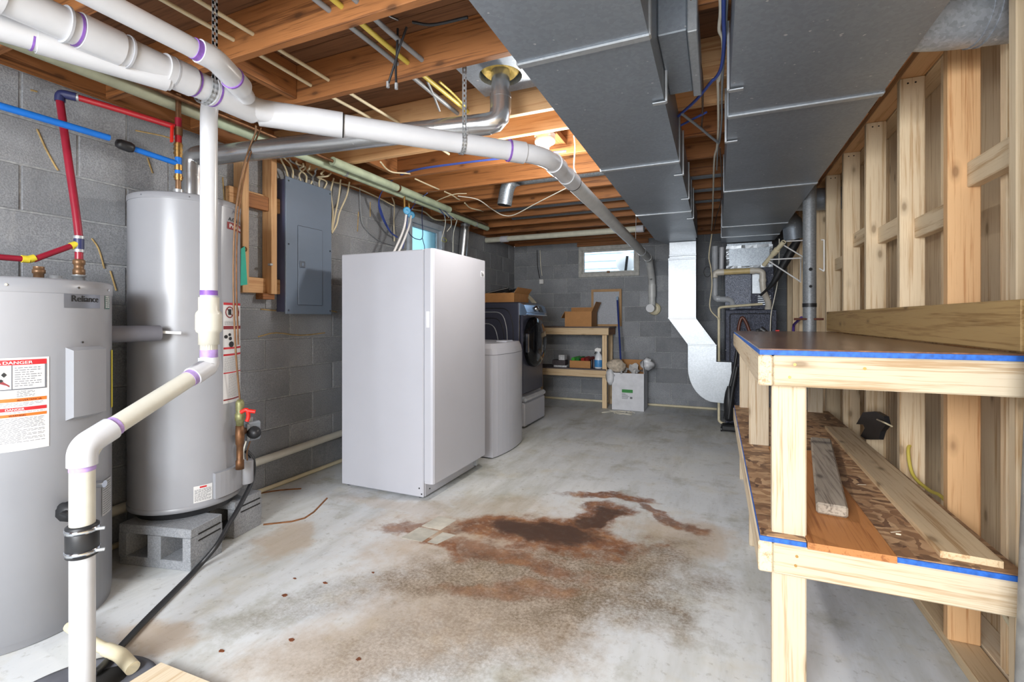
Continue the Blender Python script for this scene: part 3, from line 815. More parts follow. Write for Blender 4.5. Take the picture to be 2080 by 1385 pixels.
# furnace intake and exhaust
pvc_run('intake_pipe', 'grey plastic pipe looping left of the furnace from cabinet up to joists', [(.16, 5.72, 1.26), (.15, 5.70, 1.36), (.0, 5.66, 1.37), (-.02, 5.68, 1.40), (-.02, 5.70, 1.95)], .032, plain('grey_pvc', srgb(170, 174, 180), .35),
        [((-.0, 5.67, 1.37), (.03, 5.67, 1.37)), ((-.02, 5.70, 1.5), (-.02, 5.70, 1.56)), ((.16, 5.72, 1.26), (.158, 5.716, 1.29))])
t = pvc_run('exhaust_pipe', 'pipe with tan crosspiece elbowed over the furnace coil cabinet', [(-.02, 5.60, 1.60), (-.02, 5.60, 1.655), (.40, 5.60, 1.66), (.44, 5.60, 1.64), (.44, 5.60, 1.46), (.50, 5.66, 1.33), (.50, 5.70, 1.255)], .03, plain('ivory_grey_pvc', srgb(206, 200, 188), .35),
        [((.0, 5.6, 1.6555), (.07, 5.6, 1.656)), ((.32, 5.6, 1.66), (.36, 5.6, 1.66)), ((.44, 5.6, 1.57), (.44, 5.6, 1.54)), ((.50, 5.70, 1.256), (.5, 5.69, 1.28))], rad=.07)
part('tan_length', MB().cyl((.07, 5.6, 1.656), (.32, 5.6, 1.66), .031, n=22), plain('tan_pvc', srgb(198, 176, 124), .4), t)
pvc_run('white_pipe_stub', 'short white pipe hanging beside the plenum behind the intake pipe', [(.045, 5.80, 1.66), (.05, 5.80, 1.95)], .025, M['pvc'])
pvc_run('condensate_pipe', 'thin cream drain pipe from furnace top down beside its left side', [(.44, 5.66, 1.31), (.06, 5.57, 1.28), (.02, 5.56, 1.27), (.02, 5.56, .05), (.08, 5.56, .03)], .013, M['cream'], [((.02, 5.56, 1.14), (.02, 5.56, 1.16)), ((.02, 5.56, .70), (.02, 5.56, .715))])

# ------------------------------------------------------------------ white drain main
ZP = 1.965; RP = .0446
A, B_, C_, D_ = Vector((-1.66, -1.4, ZP + .01)), Vector((-1.66, 1.33, ZP)), Vector((-.765, 2.20, ZP - .02)), Vector((-.78, 6.12, ZP - .06))
d12 = (C_ - B_).normalized()
t = thing('drain_pipe', 'thick white plastic drain pipe crossing the room below the joists', 'pipe', (-1.2, 1.8, ZP - .08))
main_pts = fillet([A, B_, C_, C_ + Vector((-.002, .5, -.005))], .11, 7)
part('pipe', MB().tube(main_pts, RP, 26), M['pvc'], t)
def ring(t, p, d, l, r, mat, name='coupling'):
    d = Vector(d).normalized(); p = Vector(p)
    return part(name, MB().cyl(p - d * (l / 2), p + d * (l / 2), r, n=26), mat, t)
Yd = Vector((0, 1, 0))
for y, l in ((.40, .07), (.56, .06), (.80, .10), (1.02, .09)): ring(t, (-1.66, y, ZP + .002), Yd, l, RP * 1.13, M['pvc'])
for y in (.36, .45, .72, .87, 1.0): ring(t, (-1.66, y, ZP + .002), Yd, .006, RP * 1.145, plain('fitting_shadow_line', srgb(176, 178, 184), .5), 'hub_shade_line')  # grey rings paint a shadow line at the hub edges
for y in (.33, .745, 1.075): ring(t, (-1.66, y, ZP + .002), Yd, .006, RP * 1.05, M['primer'], 'primer_ring')
# sanitary wye and its side branch
ring(t, (-1.66, 1.22, ZP), Yd, .17, RP * 1.14, M['pvc'], 'wye_body')
ring(t, (-1.66, 1.145, ZP), Yd, .007, RP * 1.16, M['primer'], 'primer_ring')
ring(t, B_ + d12 * .14, d12, .10, RP * 1.15, M['pvc'])
ring(t, B_ + d12 * .045, d12, .09, RP * 1.13, M['pvc'])
ring(t, B_ + d12 * .245, d12, .13, RP * 1.16, M['pvc'])
ring(t, B_ + d12 * .312, d12, .006, RP * 1.1, M['dark'], 'joint_line')
ring(t, C_ - d12 * .155, d12, .075, RP * 1.14, M['pvc'])
ring(t, C_ - d12 * .195, d12, .008, RP * 1.16, M['primer'], 'primer_ring')
ring(t, C_ + Vector((0, .15, 0)), Yd, .09, RP * 1.14, M['pvc'])
ring(t, C_ + Vector((0, .40, -.003)), Yd, .14, RP * 1.1, M['pvc'])
ring(t, C_ + Vector((0, .47, -.004)), Yd, .006, RP * 1.12, M['dark'], 'joint_line')
br = fillet([(-1.50, -1.4, ZP + .035), (-1.50, 1.02, ZP + .03), (-1.56, 1.17, ZP + .02), (-1.655, 1.30, ZP)], .08, 6)
t = thing('branch_pipe', 'narrower white pipe elbowing into the thick drain at its wye', 'pipe', (-1.5, .5, ZP - .02))
part('pipe', MB().tube(br[:-1], .0305, 22), M['pvc'], t)
part('elbow', MB().tube(fillet([(-1.50, .985, ZP + .03), (-1.50, 1.04, ZP + .03), (-1.545, 1.135, ZP + .022)], .07, 6), .037, 22), M['pvc'], t)
part('elbow_hub', MB().cyl((-1.545, 1.13, ZP + .022), (-1.572, 1.185, ZP + .018), .040, n=22), M['pvc'], t)
part('primer_ring', MB().cyl((-1.50, .968, ZP + .03), (-1.50, .988, ZP + .03), .0325, n=22), M['primer'], t)
part('primer_ring', MB().cyl((-1.542, 1.128, ZP + .0225), (-1.5445, 1.134, ZP + .022), .0405, n=22), M['primer'], t)
t = thing('branch_pipe', 'white side pipe joining the thick drain from the left-hand wall side', 'pipe', (-1.9, .3, ZP - .06))
lb = fillet([(-1.83, -1.2, ZP - .045), (-1.83, .30, ZP - .045), (-1.665, 1.0, ZP - .014)], .1, 6)
part('pipe', MB().tube(lb, .042, 22), M['pvc'], t)
part('primer_ring', MB().cyl((-1.83, .20, ZP - .045), (-1.83, .208, ZP - .045), .0435, n=22), M['primer'], t)
part('primer_ring', MB().cyl((-1.742, .68, ZP - .028), (-1.741, .685, ZP - .028), .0435, n=22), M['primer'], t)
part('coupling', MB().cyl((-1.740, .69, ZP - .028), (-1.668, .99, ZP - .015), .046, n=22), M['pvc'], t)
# long grey length to the back wall, with cleanout
t = thing('drain_pipe', 'long grey drain pipe running back beside the left duct to the back wall', 'pipe', (-.77, 4.3, 1.2))
MID = C_ + Vector((-.002, .48, -.005))
part('pipe', MB().tube([MID, D_], RP, 24), plain('grey_white_pvc', srgb(196, 198, 198), .35), t)
gm = MATS['grey_white_pvc']
dn = fillet([D_ + Vector((0, -.1, .002)), D_, D_ + Vector((0.0, .23, -.16)), D_ + Vector((0, .33, -.26)), (-.78, 6.45, 1.38), (-.78, 6.46, 1.30)], .1, 6)
part('drop', MB().tube(dn, .044, 22), gm, t)
part('clamp', MB().cyl(D_ + Vector((0, -.62, .009)), D_ + Vector((0, -.60, .009)), RP * 1.1, n=24), M['steel'], t)
part('coupling', MB().cyl(D_ + Vector((0, -.12, .002)), D_, RP * 1.13, n=22), gm, t)
part('coupling', MB().cyl((-.78, 6.45, 1.60), (-.78, 6.45, 1.44), .05, n=22), gm, t)
part('cleanout_tee', MB().cyl((-.78, 6.53, 1.30), (-.79, 6.36, 1.29), .05, n=22), gm, t)
part('cleanout_cap', MB().cyl((-.79, 6.365, 1.29), (-.791, 6.345, 1.29), .053, n=22), M['pvc'], t)
part('putty_ring', MB().lathe((-.76, 6.545, 1.285), [(.05, 0), (.085, 0), (.078, .02), (.052, .03)], 18, (0, -1, 0)), M['cream'], t)
part('hanger_wire', MB().tube([(-.775, 5.05, ZP + .0), (-.77, 5.05, ZJ)], .003, 6), M['steel'], t)
# pale pipe under the joists along the back wall
t = pvc_run('waste_pipe', 'ivory pipe under the joists from left corner to the left duct', [at(948, 491, Y=5.62), at(1308, 464, Y=5.40)], .034, plain('aged_ivory_pvc', srgb(206, 206, 190), .45))
for a, b in (((1018, 486), (1032, 485)), ((1294, 465), (1308, 464))):
    part('coupling', MB().cyl(at(*a, Y=5.6 - (a[0] - 948) / 360 * .2), at(*b, Y=5.6 - (b[0] - 948) / 360 * .2), .040, n=20), plain('pale_coupling', srgb(206, 208, 216), .4), t)

# sump discharge: check valve, diagonal, rubber coupling
t = thing('sump_discharge_pipe', 'white sump pipe with check valve and diagonal leg before the grey heaters', 'pipe', (-1.714, .785, 0))
rs = .0302
U, V_, W_, Z_ = Vector((-1.83, 1.243, 2.10)), Vector((-1.83, 1.243, .965)), Vector((-1.714, .785, .775)), Vector((-1.714, .785, .03))
up = U + Vector((.0, 0, 0))
part('riser', MB().tube(fillet([up + Vector((.17, .0, -.10)), up + Vector((.04, 0, -.02)), up + Vector((0, 0, -.12)), Vector((-1.83, 1.243, 1.235))], .05, 5), rs, 22), M['pvc'], t)
vx = (-1.83, 1.243, 0)
part('check_valve', MB().lathe(vx, [(.036, 1.235), (.036, 1.185), (.044, 1.175), (.046, 1.165), (.046, 1.11), (.043, 1.10), (.036, 1.095), (.036, 1.05), (rs, 1.05), (rs, .99)][::-1], 28), M['pvc_old'], t)
part('lower_leg', MB().tube(fillet([Vector((-1.83, 1.243, 1.06)), V_, W_, Vector((-1.714, .785, .46))], .075, 7), rs, 22), M['pvc_old'], t)
dd = (W_ - V_).normalized()
part('elbow', MB().tube(fillet([V_ + Vector((0, 0, .035)), V_, V_ + dd * .085], .06, 7), .0365, 22), M['pvc'], t)
part('elbow', MB().tube(fillet([W_ - dd * .09, W_, W_ - Vector((0, 0, .055))], .07, 7), .0365, 22), M['pvc'], t)
part('primer_ring', MB().cyl((-1.83, 1.243, 1.03), (-1.83, 1.243, 1.00), .0308, n=22), M['purple_thin'], t)
part('primer_ring', MB().cyl(V_ + dd * .085, V_ + dd * .105, .0315, n=22), M['purple_thin'], t)
part('primer_ring', MB().cyl(W_ - dd * .107, W_ - dd * .09, .0315, n=22), M['purple_thin'], t)
part('primer_ring', MB().cyl(W_ - Vector((0, 0, .055)), W_ - Vector((0, 0, .070)), .0312, n=22), M['purple_thin'], t)
part('primer_ring', MB().cyl((-1.83, 1.243, 1.262), (-1.83, 1.243, 1.243), .0305, n=22), M['primer'], t)
part('lower_riser', MB().cyl((-1.714, .785, .50), Z_, rs, n=22), M['pvc'], t)
part('rubber_coupling', MB().lathe((-1.714, .785, 0), [(.034, .455), (.039, .458), (.039, .545), (.034, .548)], 26), M['black'], t)
for z in (.465, .528):
    part('hose_clamp', MB().lathe((-1.714, .785, 0), [(.0395, z), (.041, z), (.041, z + .012), (.0395, z + .012)], 26), M['chrome'], t)
    part('clamp_screw', MB().cyl((-1.675, .80, z + .006), (-1.66, .815, z + .006), .005, n=8), M['steel'], t)
# perforated hanger straps
def strap(label, pts, w, face, holes=True):
    pts = [Vector(p) for p in pts]; f = Vector(face)
    c = Vector((pts[0].x, pts[0].y, min(p.z for p in pts)))
    t = thing('hanger_strap', label, 'strap', c, 'perforated pipe hangers')
    mb, hb = MB(), MB()
    for a, b in zip(pts[:-1], pts[1:]):
        d = (b - a); n = max(1, int(d.length / .024)); sd = d.normalized().cross(f).normalized()
        for k in range(n):
            p, q = lerp(a, b, k / n), lerp(a, b, (k + 1) / n)
            for s in (-1, 1): mb.beam(p + sd * s * w * .36, q + sd * s * w * .36, w * .28, .0012, sd)
            mb.beam(p, lerp(p, q, .55), w, .0012, sd)
    part('band', mb, M['steel'], t)
    return t
def loop_strap(label, p, axis, top, w=.02, r=RP):
    p = Vector(p); ax = Vector(axis).normalized(); sd = ax.cross(Vector((0, 0, 1))).normalized()
    ring_ = [p + (sd * math.cos(a) + Vector((0, 0, 1)) * math.sin(a)) * (r + .004) for a in [math.pi * (1.0 + k / 12 * 1.25) - .35 for k in range(13)]]
    t = thing('hanger_strap', label, 'strap', (p.x, p.y, p.z - r), 'perforated pipe hangers')
    mb = MB()
    for path in (ring_ + [Vector((ring_[-1].x, ring_[-1].y, top))],):
        for a, b in zip(path[:-1], path[1:]):
            d = b - a; n = max(1, int(d.length / .022))
            for k in range(n):
                q0, q1 = lerp(a, b, k / n), lerp(a, b, (k + 1) / n)
                for s in (-1, 1): mb.beam(q0 + ax * s * w * .34, q1 + ax * s * w * .34, w * .32, .0014, ax)
                mb.beam(q0, lerp(q0, q1, .5), w, .0014, ax)
    part('band', mb, M['steel'], t)
loop_strap('perforated steel strap looped under the drain pipe beside the wye fitting', (-1.66, 1.115, ZP), (0, 1, 0), ZJ + .1, .02, RP * 1.14)
loop_strap('perforated steel strap holding middle of the diagonal drain below flue pipe', lerp(B_, C_, .66), d12, ZJ + .1)
strap('short perforated strap nailed to the joist above the narrower white pipe', [(-1.66, .86, ZJ + .06), (-1.58, .86, ZJ + .09), (-1.52, .90, ZJ - .03)], .02, (0, 1, 0))

# ------------------------------------------------------------------ flue
t = thing('flue_pipe', 'shiny metal flue from tall water heater up into the ceiling', 'pipe', (-2.56, 1.62, 1.76))
h0 = Vector((-2.575, 1.66, 1.765)); h1 = Vector((-2.575, 1.66, 2.0)); h2 = Vector((-.965, 2.10, 2.105)); h3 = Vector((-.965, 2.10, 2.42))
fl = fillet([h0, h1, h1 + Vector((.09, .03, .035)), lerp(h1, h2, .96) , h2, h2 + Vector((0.02, 0, .09)), h3], .07, 3)
part('vertical', MB().cyl(h0, h1 - Vector((0, 0, .07)), .050, n=24), M['flue'], t)
part('elbow', MB().tube(fillet([h1 - Vector((0, 0, .08)), h1 + Vector((0, 0, .02)), lerp(h1, h2, .08) + Vector((0, 0, .015))], .08, 4), .0515, 24), M['flue'], t)
part('run', MB().cyl(lerp(h1, h2, .06) + Vector((0, 0, .012)), lerp(h1, h2, .97), .050, n=28), M['flue'], t)
part('elbow', MB().tube(fillet([lerp(h1, h2, .92), h2, h2 + Vector((0, 0, .13))], .07, 3), .0515, 20), M['flue'], t)
part('riser', MB().cyl(h2 + Vector((0, 0, .11)), h3, .045, n=24), M['flue'], t)
for s in (.80, .90): part('crimp', MB().cyl(lerp(h1, h2, s), lerp(h1, h2, s + .008), .052, n=24), M['flue'], t)
part('crimp', MB().cyl(h2 + Vector((0, 0, .115)), h2 + Vector((0, 0, .135)), .0525, n=24), M['flue'], t)
part('draft_hood', MB().lathe((-2.575, 1.66, 1.757), [(.085, 0), (.085, .004), (.07, .03), (.052, .035), (.052, .05)], 24), M['heater_rim'], t)
t = thing('flue_thimble', 'square metal ceiling plate with round opening around the flue', 'plate', (-.965, 2.10, 2.30))
pl = MB()
for k in range(24):
    a0, a1 = 2 * math.pi * k / 24, 2 * math.pi * (k + 1) / 24
    def sq(a, r=.165):
        m_ = max(abs(math.cos(a)), abs(math.sin(a))); return Vector((-.965 + r * math.cos(a) / m_, 2.10 + r * math.sin(a) / m_, 2.33))
    def ci(a, z=2.33, r=.105): return Vector((-.965 + r * math.cos(a), 2.10 + r * math.sin(a), z))
    pl.add([sq(a0), sq(a1), ci(a1), ci(a0)], [(0, 1, 2, 3)])
    pl.add([ci(a0, 2.33), ci(a1, 2.33), ci(a1, 2.425), ci(a0, 2.425)], [(0, 1, 2, 3)])
part('plate', pl, M['galv'], t)
part('insulation', MB().lathe((-.965, 2.10, 2.35), [(.05, .005), (.075, -.012), (.095, .01), (.102, .06)], 26), M['foam'], t)
# ------------------------------------------------------------------ water heaters
def on_cyl(c, r, a0, z0, up=1):
    """maps flat (x, y) onto a standing cylinder, x to the right as seen from the room"""
    return lambda x, y: Vector((c[0] + r * math.cos(R(a0) + x / r), c[1] + r * math.sin(R(a0) + x / r), z0 + y))
def wrap(mb, c, r, a0, a1, z0, z1, th=.001, seg=8):
    rows = []
    for z in (z0, z1):
        rows.append([Vector((c[0] + (r + th) * math.cos(R(a0 + (a1 - a0) * k / seg)), c[1] + (r + th) * math.sin(R(a0 + (a1 - a0) * k / seg)), z)) for k in range(seg + 1)])
    mb.grid(rows, True)
    return mb
def text_lines(mb, c, r, a0, a1, z1, z0, n, th, hgt=.0022, gap=.12):
    """rows of fine print: many short dashes set like words"""
    for i in range(n):
        z = z1 - (z1 - z0) * (i + .5) / n
        a = a0
        end = a1 - random.random() * (a1 - a0) * (.35 if i % 3 == 2 else .03)
        while a < end:
            w = random.uniform(.9, 3.2)
            wrap(mb, c, r, a, min(a + w, end), z - hgt / 2, z + hgt / 2, th, 1)
            a += w + .55
H1 = (-2.49, .93); R1 = .285
t = thing('water_heater', 'short wide grey electric water heater with red danger label at far left', 'water heater', (H1[0], H1[1], 0))
part('tank', MB().lathe((*H1, 0), [(R1 - .012, 0), (R1 - .004, .004), (R1 - .004, .028), (R1, .03), (R1, 1.245)], 72), M['heater'], t)
part('lid', MB().lathe((*H1, 0), [(R1 + .002, 1.245), (R1 + .003, 1.25), (R1 + .003, 1.29), (R1 - .006, 1.298), (0.001, 1.300)], 72), M['heater_rim'], t)
for a in (-25, 14, 44): part('screw', MB().cyl((H1[0] + (R1 + .002) * math.cos(R(a)), H1[1] + (R1 + .002) * math.sin(R(a)), 1.268), (H1[0] + (R1 + .007) * math.cos(R(a)), H1[1] + (R1 + .007) * math.sin(R(a)), 1.268), .004, n=8), M['chrome'], t)
# element access cover
rows = []
for (off, th) in ((0, .0), (1.5, .020)):
    pass
cov = MB()
for (a0, a1, z0, z1, th0, th1) in ((6, 33, .775, 1.045, 0, .03),):
    seg = 8
    def rr(a, z, th): return Vector((H1[0] + (R1 + th) * math.cos(R(a)), H1[1] + (R1 + th) * math.sin(R(a)), z))
    inn = [[rr(a0 + 1.6 + (a1 - a0 - 3.2) * k / seg, z, th1) for k in range(seg + 1)] for z in (z0 + .012, z1 - .012)]
    cov.grid(inn, True)
    outl = [(a0 + (a1 - a0) * k / seg, z0) for k in range(seg + 1)] + [(a0 + (a1 - a0) * k / seg, z1) for k in range(seg, -1, -1)]
    inl = [(a0 + 1.6 + (a1 - a0 - 3.2) * k / seg, z0 + .012) for k in range(seg + 1)] + [(a0 + 1.6 + (a1 - a0 - 3.2) * k / seg, z1 - .012) for k in range(seg, -1, -1)]
    cov.grid([[rr(a, z, 0) for a, z in outl], [rr(a, z, th1) for a, z in inl]], False, True)
part('element_cover', cov, M['heater'], t)
part('cover_screw', MB().cyl(rr(17, 1.062, 0), rr(17, 1.062, .005), .004, n=8), M['chrome'], t)
np_ = part('name_plate', wrap(MB(), H1, R1, 5, 33.5, 1.192, 1.262, .0016), galv('brushed_plate', (158, 162, 172), .28, .05, 20, .6), t, 'brushed metal plate with black lettering')
mb = MB(); put_text(mb, 'Reliance', on_cyl(H1, R1 + .0024, 9.2, 1.216), .034, width=.108, bold=.0011)
part('lettering', mb, M['ink'], np_)
lb_ = part('warning_label', wrap(MB(), H1, R1, -44, -3.6, .694, 1.016, .0014, 12), M['paper'], t, 'white label with red and orange warning bars')
def bar(a0, a1, z0, z1, mat, parent, c=H1, r=R1, th=.0022, name='bar'): return part(name, wrap(MB(), c, r, a0, a1, z0, z1, th, 8), mat, parent)
bar(-44, -5, .991, 1.009, M['red'], lb_); bar(-44, -5, .864, .876, M['orange'], lb_); bar(-44, -5, .832, .844, M['red'], lb_); bar(-44, -5, .812, .822, M['orange'], lb_)
fr = MB(); wrap(fr, H1, R1, -44, -5, .905, .909, .0024); wrap(fr, H1, R1, -6, -5, .909, .991, .0024, 2); wrap(fr, H1, R1, -22.6, -22.1, .909, .991, .0024, 2)
text_lines(fr, H1, R1, -21, -7.5, .985, .915, 9, .0024)
text_lines(fr, H1, R1, -20, -11, .902, .880, 5, .0024, .0016)
text_lines(fr, H1, R1, -44, -6, .862, .848, 3, .0024, .0012); text_lines(fr, H1, R1, -44, -5.5, .830, .824, 1, .0024, .0012)
part('fine_print', fr, M['ink_grey'], lb_)
f2 = MB(); text_lines(f2, H1, R1, -44, -5.5, .808, .722, 19, .0024, .0013); part('fine_print', f2, M['ink_grey'], lb_)
mb = MB(); put_text(mb, 'DANGER', on_cyl(H1, R1 + .003, -26.8, .9945), .0145, width=.072, bold=.0004)
put_text(mb, 'DANGER', on_cyl(H1, R1 + .003, -25.6, .834), .011, width=.046, bold=.0003)
mb.add([on_cyl(H1, R1 + .003, -29.5, .9945)(x, y) for x, y in ((0, 0), (.011, 0), (.0055, .011))], [(0, 1, 2)])
part('lettering', mb, M['paper'], lb_)
mb = MB(); put_text(mb, 'WARNING', on_cyl(H1, R1 + .003, -24, .8135), .009, width=.042); put_text(mb, 'ADVERTENCIA', on_cyl(H1, R1 + .003, -20, .866), .009, width=.062)
for (x, y, w, h) in ((0, .045, .014, .018), (-.006, .028, .012, .012)): mb.add([on_cyl(H1, R1 + .003, -27.5, .905)(x + a * w, y + b * h) for a, b in ((0, .5), (.5, 0), (1, .5), (.5, 1))], [(0, 1, 2, 3)])
part('lettering', mb, M['ink'], lb_)
mb = MB(); mb.add([on_cyl(H1, R1 + .0028, -28.5, .912)(x, y) for x, y in ((-.03, .020), (0, .018), (.018, .010), (.025, .004), (.025, .010), (.005, .028), (-.03, .034))], [(0, 1, 2, 3, 4, 5, 6)])
part('pictogram', mb, M['maroon'], lb_)
gl = part('rating_label', wrap(MB(), H1, R1, 40, 49, 1.19, 1.25, .0012, 4), plain('green_print', srgb(96, 124, 120), .6), t)
mb = MB(); text_lines(mb, H1, R1, 41, 48, 1.245, 1.195, 6, .002, .005); part('fine_print', mb, M['paper'], gl)
bar(53, 62, .78, 1.02, M['yellow'], t, name='energy_label')
sl = bar(36, 52, .36, .50, plain('grey_label', srgb(170, 172, 174), .5), t, name='specification_label')
mb = MB(); text_lines(mb, H1, R1, 37, 51, .495, .365, 14, .003, .002); part('fine_print', mb, M['ink'], sl)
dr = part('drain_valve', MB().tube([rr(4, .46, 0), rr(4, .46, .05), rr(0, .445, .06)], .017, 12), M['black'], t)
part('drain_handle', MB().lathe(rr(3, .455, .05), [(.001, 0), (.034, .002), (.036, .014), (.001, .02)], 10, (.8, -.5, .2)), M['black'], dr)
part('hose_bib', MB().cyl(rr(30, .50, 0), rr(30, .50, .03), .014, n=12), M['chrome'], t)
# fittings on its lid
nip = Vector((-2.50, 1.133, 0))
def fitting(t, name, p, segs, mat): return part(name, MB().lathe((p[0], p[1], 0), segs, 16), mat, t)
fitting(t, 'nipple', nip, [(.020, 1.298), (.020, 1.33), (.024, 1.33), (.024, 1.338)], M['steel'])
fitting(t, 'brass_union', nip, [(.018, 1.338), (.021, 1.342), (.021, 1.36), (.017, 1.365), (.017, 1.38), (.021, 1.385), (.021, 1.40), (.016, 1.405)], M['copper'])
fitting(t, 'relief_nipple', (-2.47, .99), [(.016, 1.298), (.016, 1.33), (.020, 1.332), (.020, 1.345), (.017, 1.347), (.017, 1.358)], M['copper'])
fitting(t, 'capped_port', (-2.45, 1.035), [(.019, 1.298), (.019, 1.325), (.001, 1.326)], M['steel'])
t = thing('vent_stub', 'short grey round pipe stub between the two water heaters', 'pipe', (-2.36, 1.25, 1.03))
part('pipe', MB().cyl((-2.40, 1.185, 1.085), (-2.36, 1.372, 1.085), .036, n=20), plain('grey_painted_metal', srgb(104, 104, 112), .55), t)
part('end_disc', MB().cyl((-2.403, 1.172, 1.085), (-2.40, 1.185, 1.085), .048, n=22), M['steel'], t)
part('hanger_tab', MB().beam((-2.345, 1.375, 1.09), (-2.30, 1.43, 1.085), .012, .002, (0, 0, 1)), M['white_plain'], t)

# concrete blocks that carry the tall heater
def cmu(label, x, y, ang, group=None):
    t = thing('concrete_block', label, 'concrete block', (x, y, 0), group)
    L, D, H = .195, .0925, .19
    s = .042
    part('body', MB().box(x - L, x + L, y - D, y + D, 0, s, .003).box(x - L, x + L, y - D, y + D, H - s, H, .003)
         .box(x - L, x - L + s, y - D, y + D, s, H - s).box(x - .036, x + .036, y - D, y + D, s, H - s).box(x + L - s, x + L, y - D, y + D, s, H - s).box(x - L + s, x - .036, y + .06, y + D, s, H - s).box(x + .036, x + L - s, y + .06, y + D, s, H - s), M['block'], t)
    part('groove', MB().box(x + L - .002, x + L + .002, y - .05, y + .08, .12, .126).box(x + L - .002, x + L + .002, y - .05, y + .08, .15, .156), M['dark'], t)
    t.rotation_euler = (0, 0, R(ang))
cmu('hollow concrete block with two open cores under front of tall water heater', -2.41, 1.455, 13)
cmu('concrete block under back right of tall water heater by grey hose', -2.525, 1.775, 8)
H2 = (-2.533, 1.603); R2 = .2425
t = thing('water_heater', 'tall grey gas water heater standing on concrete blocks', 'water heater', (H2[0], H2[1], .19))
part('tank', MB().lathe((*H2, 0), [(R2, .235), (R2, 1.725)], 72), M['heater'], t)
part('lid', MB().lathe((*H2, 0), [(R2 + .003, 1.722), (R2 + .003, 1.748), (R2 - .006, 1.755), (.001, 1.757)], 72), M['heater_rim'], t)
part('skirt', MB().lathe((*H2, 0), [(R2 - .004, .226), (R2 + .003, .228), (R2 + .003, .25), (R2, .252)], 72), M['heater_rim'], t)
part('air_intake_screen', MB().lathe((*H2, 0), [(R2 - .03, .192), (R2 - .018, .2265)], 60), M['black'], t)
for k in range(3):
    a = R(60 + 120 * k); part('foot', MB().box(H2[0] + .19 * math.cos(a) - .015, H2[0] + .19 * math.cos(a) + .015, H2[1] + .19 * math.sin(a) - .015, H2[1] + .19 * math.sin(a) + .015, .1905, .214), M['black'], t)
for a in (-78, -30, 25): part('screw', MB().cyl((H2[0] + (R2 + .002) * math.cos(R(a)), H2[1] + (R2 + .002) * math.sin(R(a)), 1.735), (H2[0] + (R2 + .006) * math.cos(R(a)), H2[1] + (R2 + .006) * math.sin(R(a)), 1.735), .003, n=8), M['chrome'], t)
br_ = bar(12, 47, 1.612, 1.648, M['maroon'], t, H2, R2, .0016, 'brand_label')
mb = MB(); put_text(mb, 'ProMax', on_cyl(H2, R2 + .0026, 15, 1.620), .030, width=.128, bold=.0012); part('lettering', mb, M['paper'], br_)
mb = MB(); put_text(mb, 'A.O.Smith', on_cyl(H2, R2 + .0018, 14, 1.656), .026, width=.130, bold=.0006); part('brand_lettering', mb, M['ink'], t)
mb = MB(); mb.add([on_cyl(H2, R2 + .0018, 20, 1.69)(x, y) for x, y in ((0, .0), (.016, .02), (.032, .0), (.016, .028))], [(0, 1, 3), (1, 2, 3)]); part('emblem', mb, plain('slate_print', srgb(90, 98, 116), .5), t)
lw = part('warning_label', wrap(MB(), H2, R2, 6, 46, .72, 1.234, .0014, 10), M['paper'], t, 'tall white label with red bars and pictograms')
for (z0, z1, m_) in ((1.222, 1.234, 'red'), (1.098, 1.115, 'maroon'), (.996, 1.006, 'red'), (.962, .972, 'red'), (.872, .878, 'red'), (.735, .742, 'maroon')): bar(6.5, 45.5, z0, z1, M[m_], lw, H2, R2, .0022)
mb = MB(); text_lines(mb, H2, R2, 8, 44, 1.14, 1.118, 5, .0022, .0014); text_lines(mb, H2, R2, 26, 44, 1.09, 1.01, 11, .0022, .0014); text_lines(mb, H2, R2, 8, 44, .958, .882, 14, .0022, .0014); text_lines(mb, H2, R2, 14, 44, .868, .748, 20, .0022, .0014)
part('fine_print', mb, M['ink_grey'], lw)
mb = MB(); f_ = on_cyl(H2, R2 + .0026, 16, 1.185)
for k in range(16):
    a0, a1 = 2 * math.pi * k / 16, 2 * math.pi * (k + 1) / 16
    mb.add([f_(.030 * math.cos(a0), .030 * math.sin(a0)), f_(.030 * math.cos(a1), .030 * math.sin(a1)), f_(.024 * math.cos(a1), .024 * math.sin(a1)), f_(.024 * math.cos(a0), .024 * math.sin(a0))], [(0, 1, 2, 3)])
mb.add([f_(-.02, .017), f_(-.016, .02), f_(.02, -.017), f_(.016, -.02)], [(0, 1, 2, 3)])
mb.add([on_cyl(H2, R2 + .0026, 30, 1.165)(x, y) for x, y in ((0, 0), (.03, 0), (.036, .02), (.03, .05), (.022, .025), (.014, .035))], [(0, 1, 2, 3, 4, 5)])
part('pictogram', mb, M['maroon'], lw)
mb = MB(); mb.add([f_(-.011, -.014), f_(.011, -.014), f_(.011, .016), f_(-.011, .016)], [(0, 1, 2, 3)])
for (x, y, w) in ((0, .06, .012), (.025, .07, .010), (.03, .05, .012), (.038, .02, .02)): mb.add([on_cyl(H2, R2 + .0026, 10, 1.0)(x + w * math.cos(a), y + w * .8 * math.sin(a)) for a in [k * .785 for k in range(8)]], [list(range(8))])
part('pictogram', mb, M['ink'], lw)
tg = part('serial_label', wrap(MB(), H2, R2, -26, -7, .262, .342, .0016, 5), M['paper'], t)
mb = MB(); text_lines(mb, H2, R2, -25, -8, .326, .268, 11, .0024, .0022); part('fine_print', mb, M['ink_grey'], tg)
bar(-20, -13, .330, .338, M['red'], tg, H2, R2, .0026)
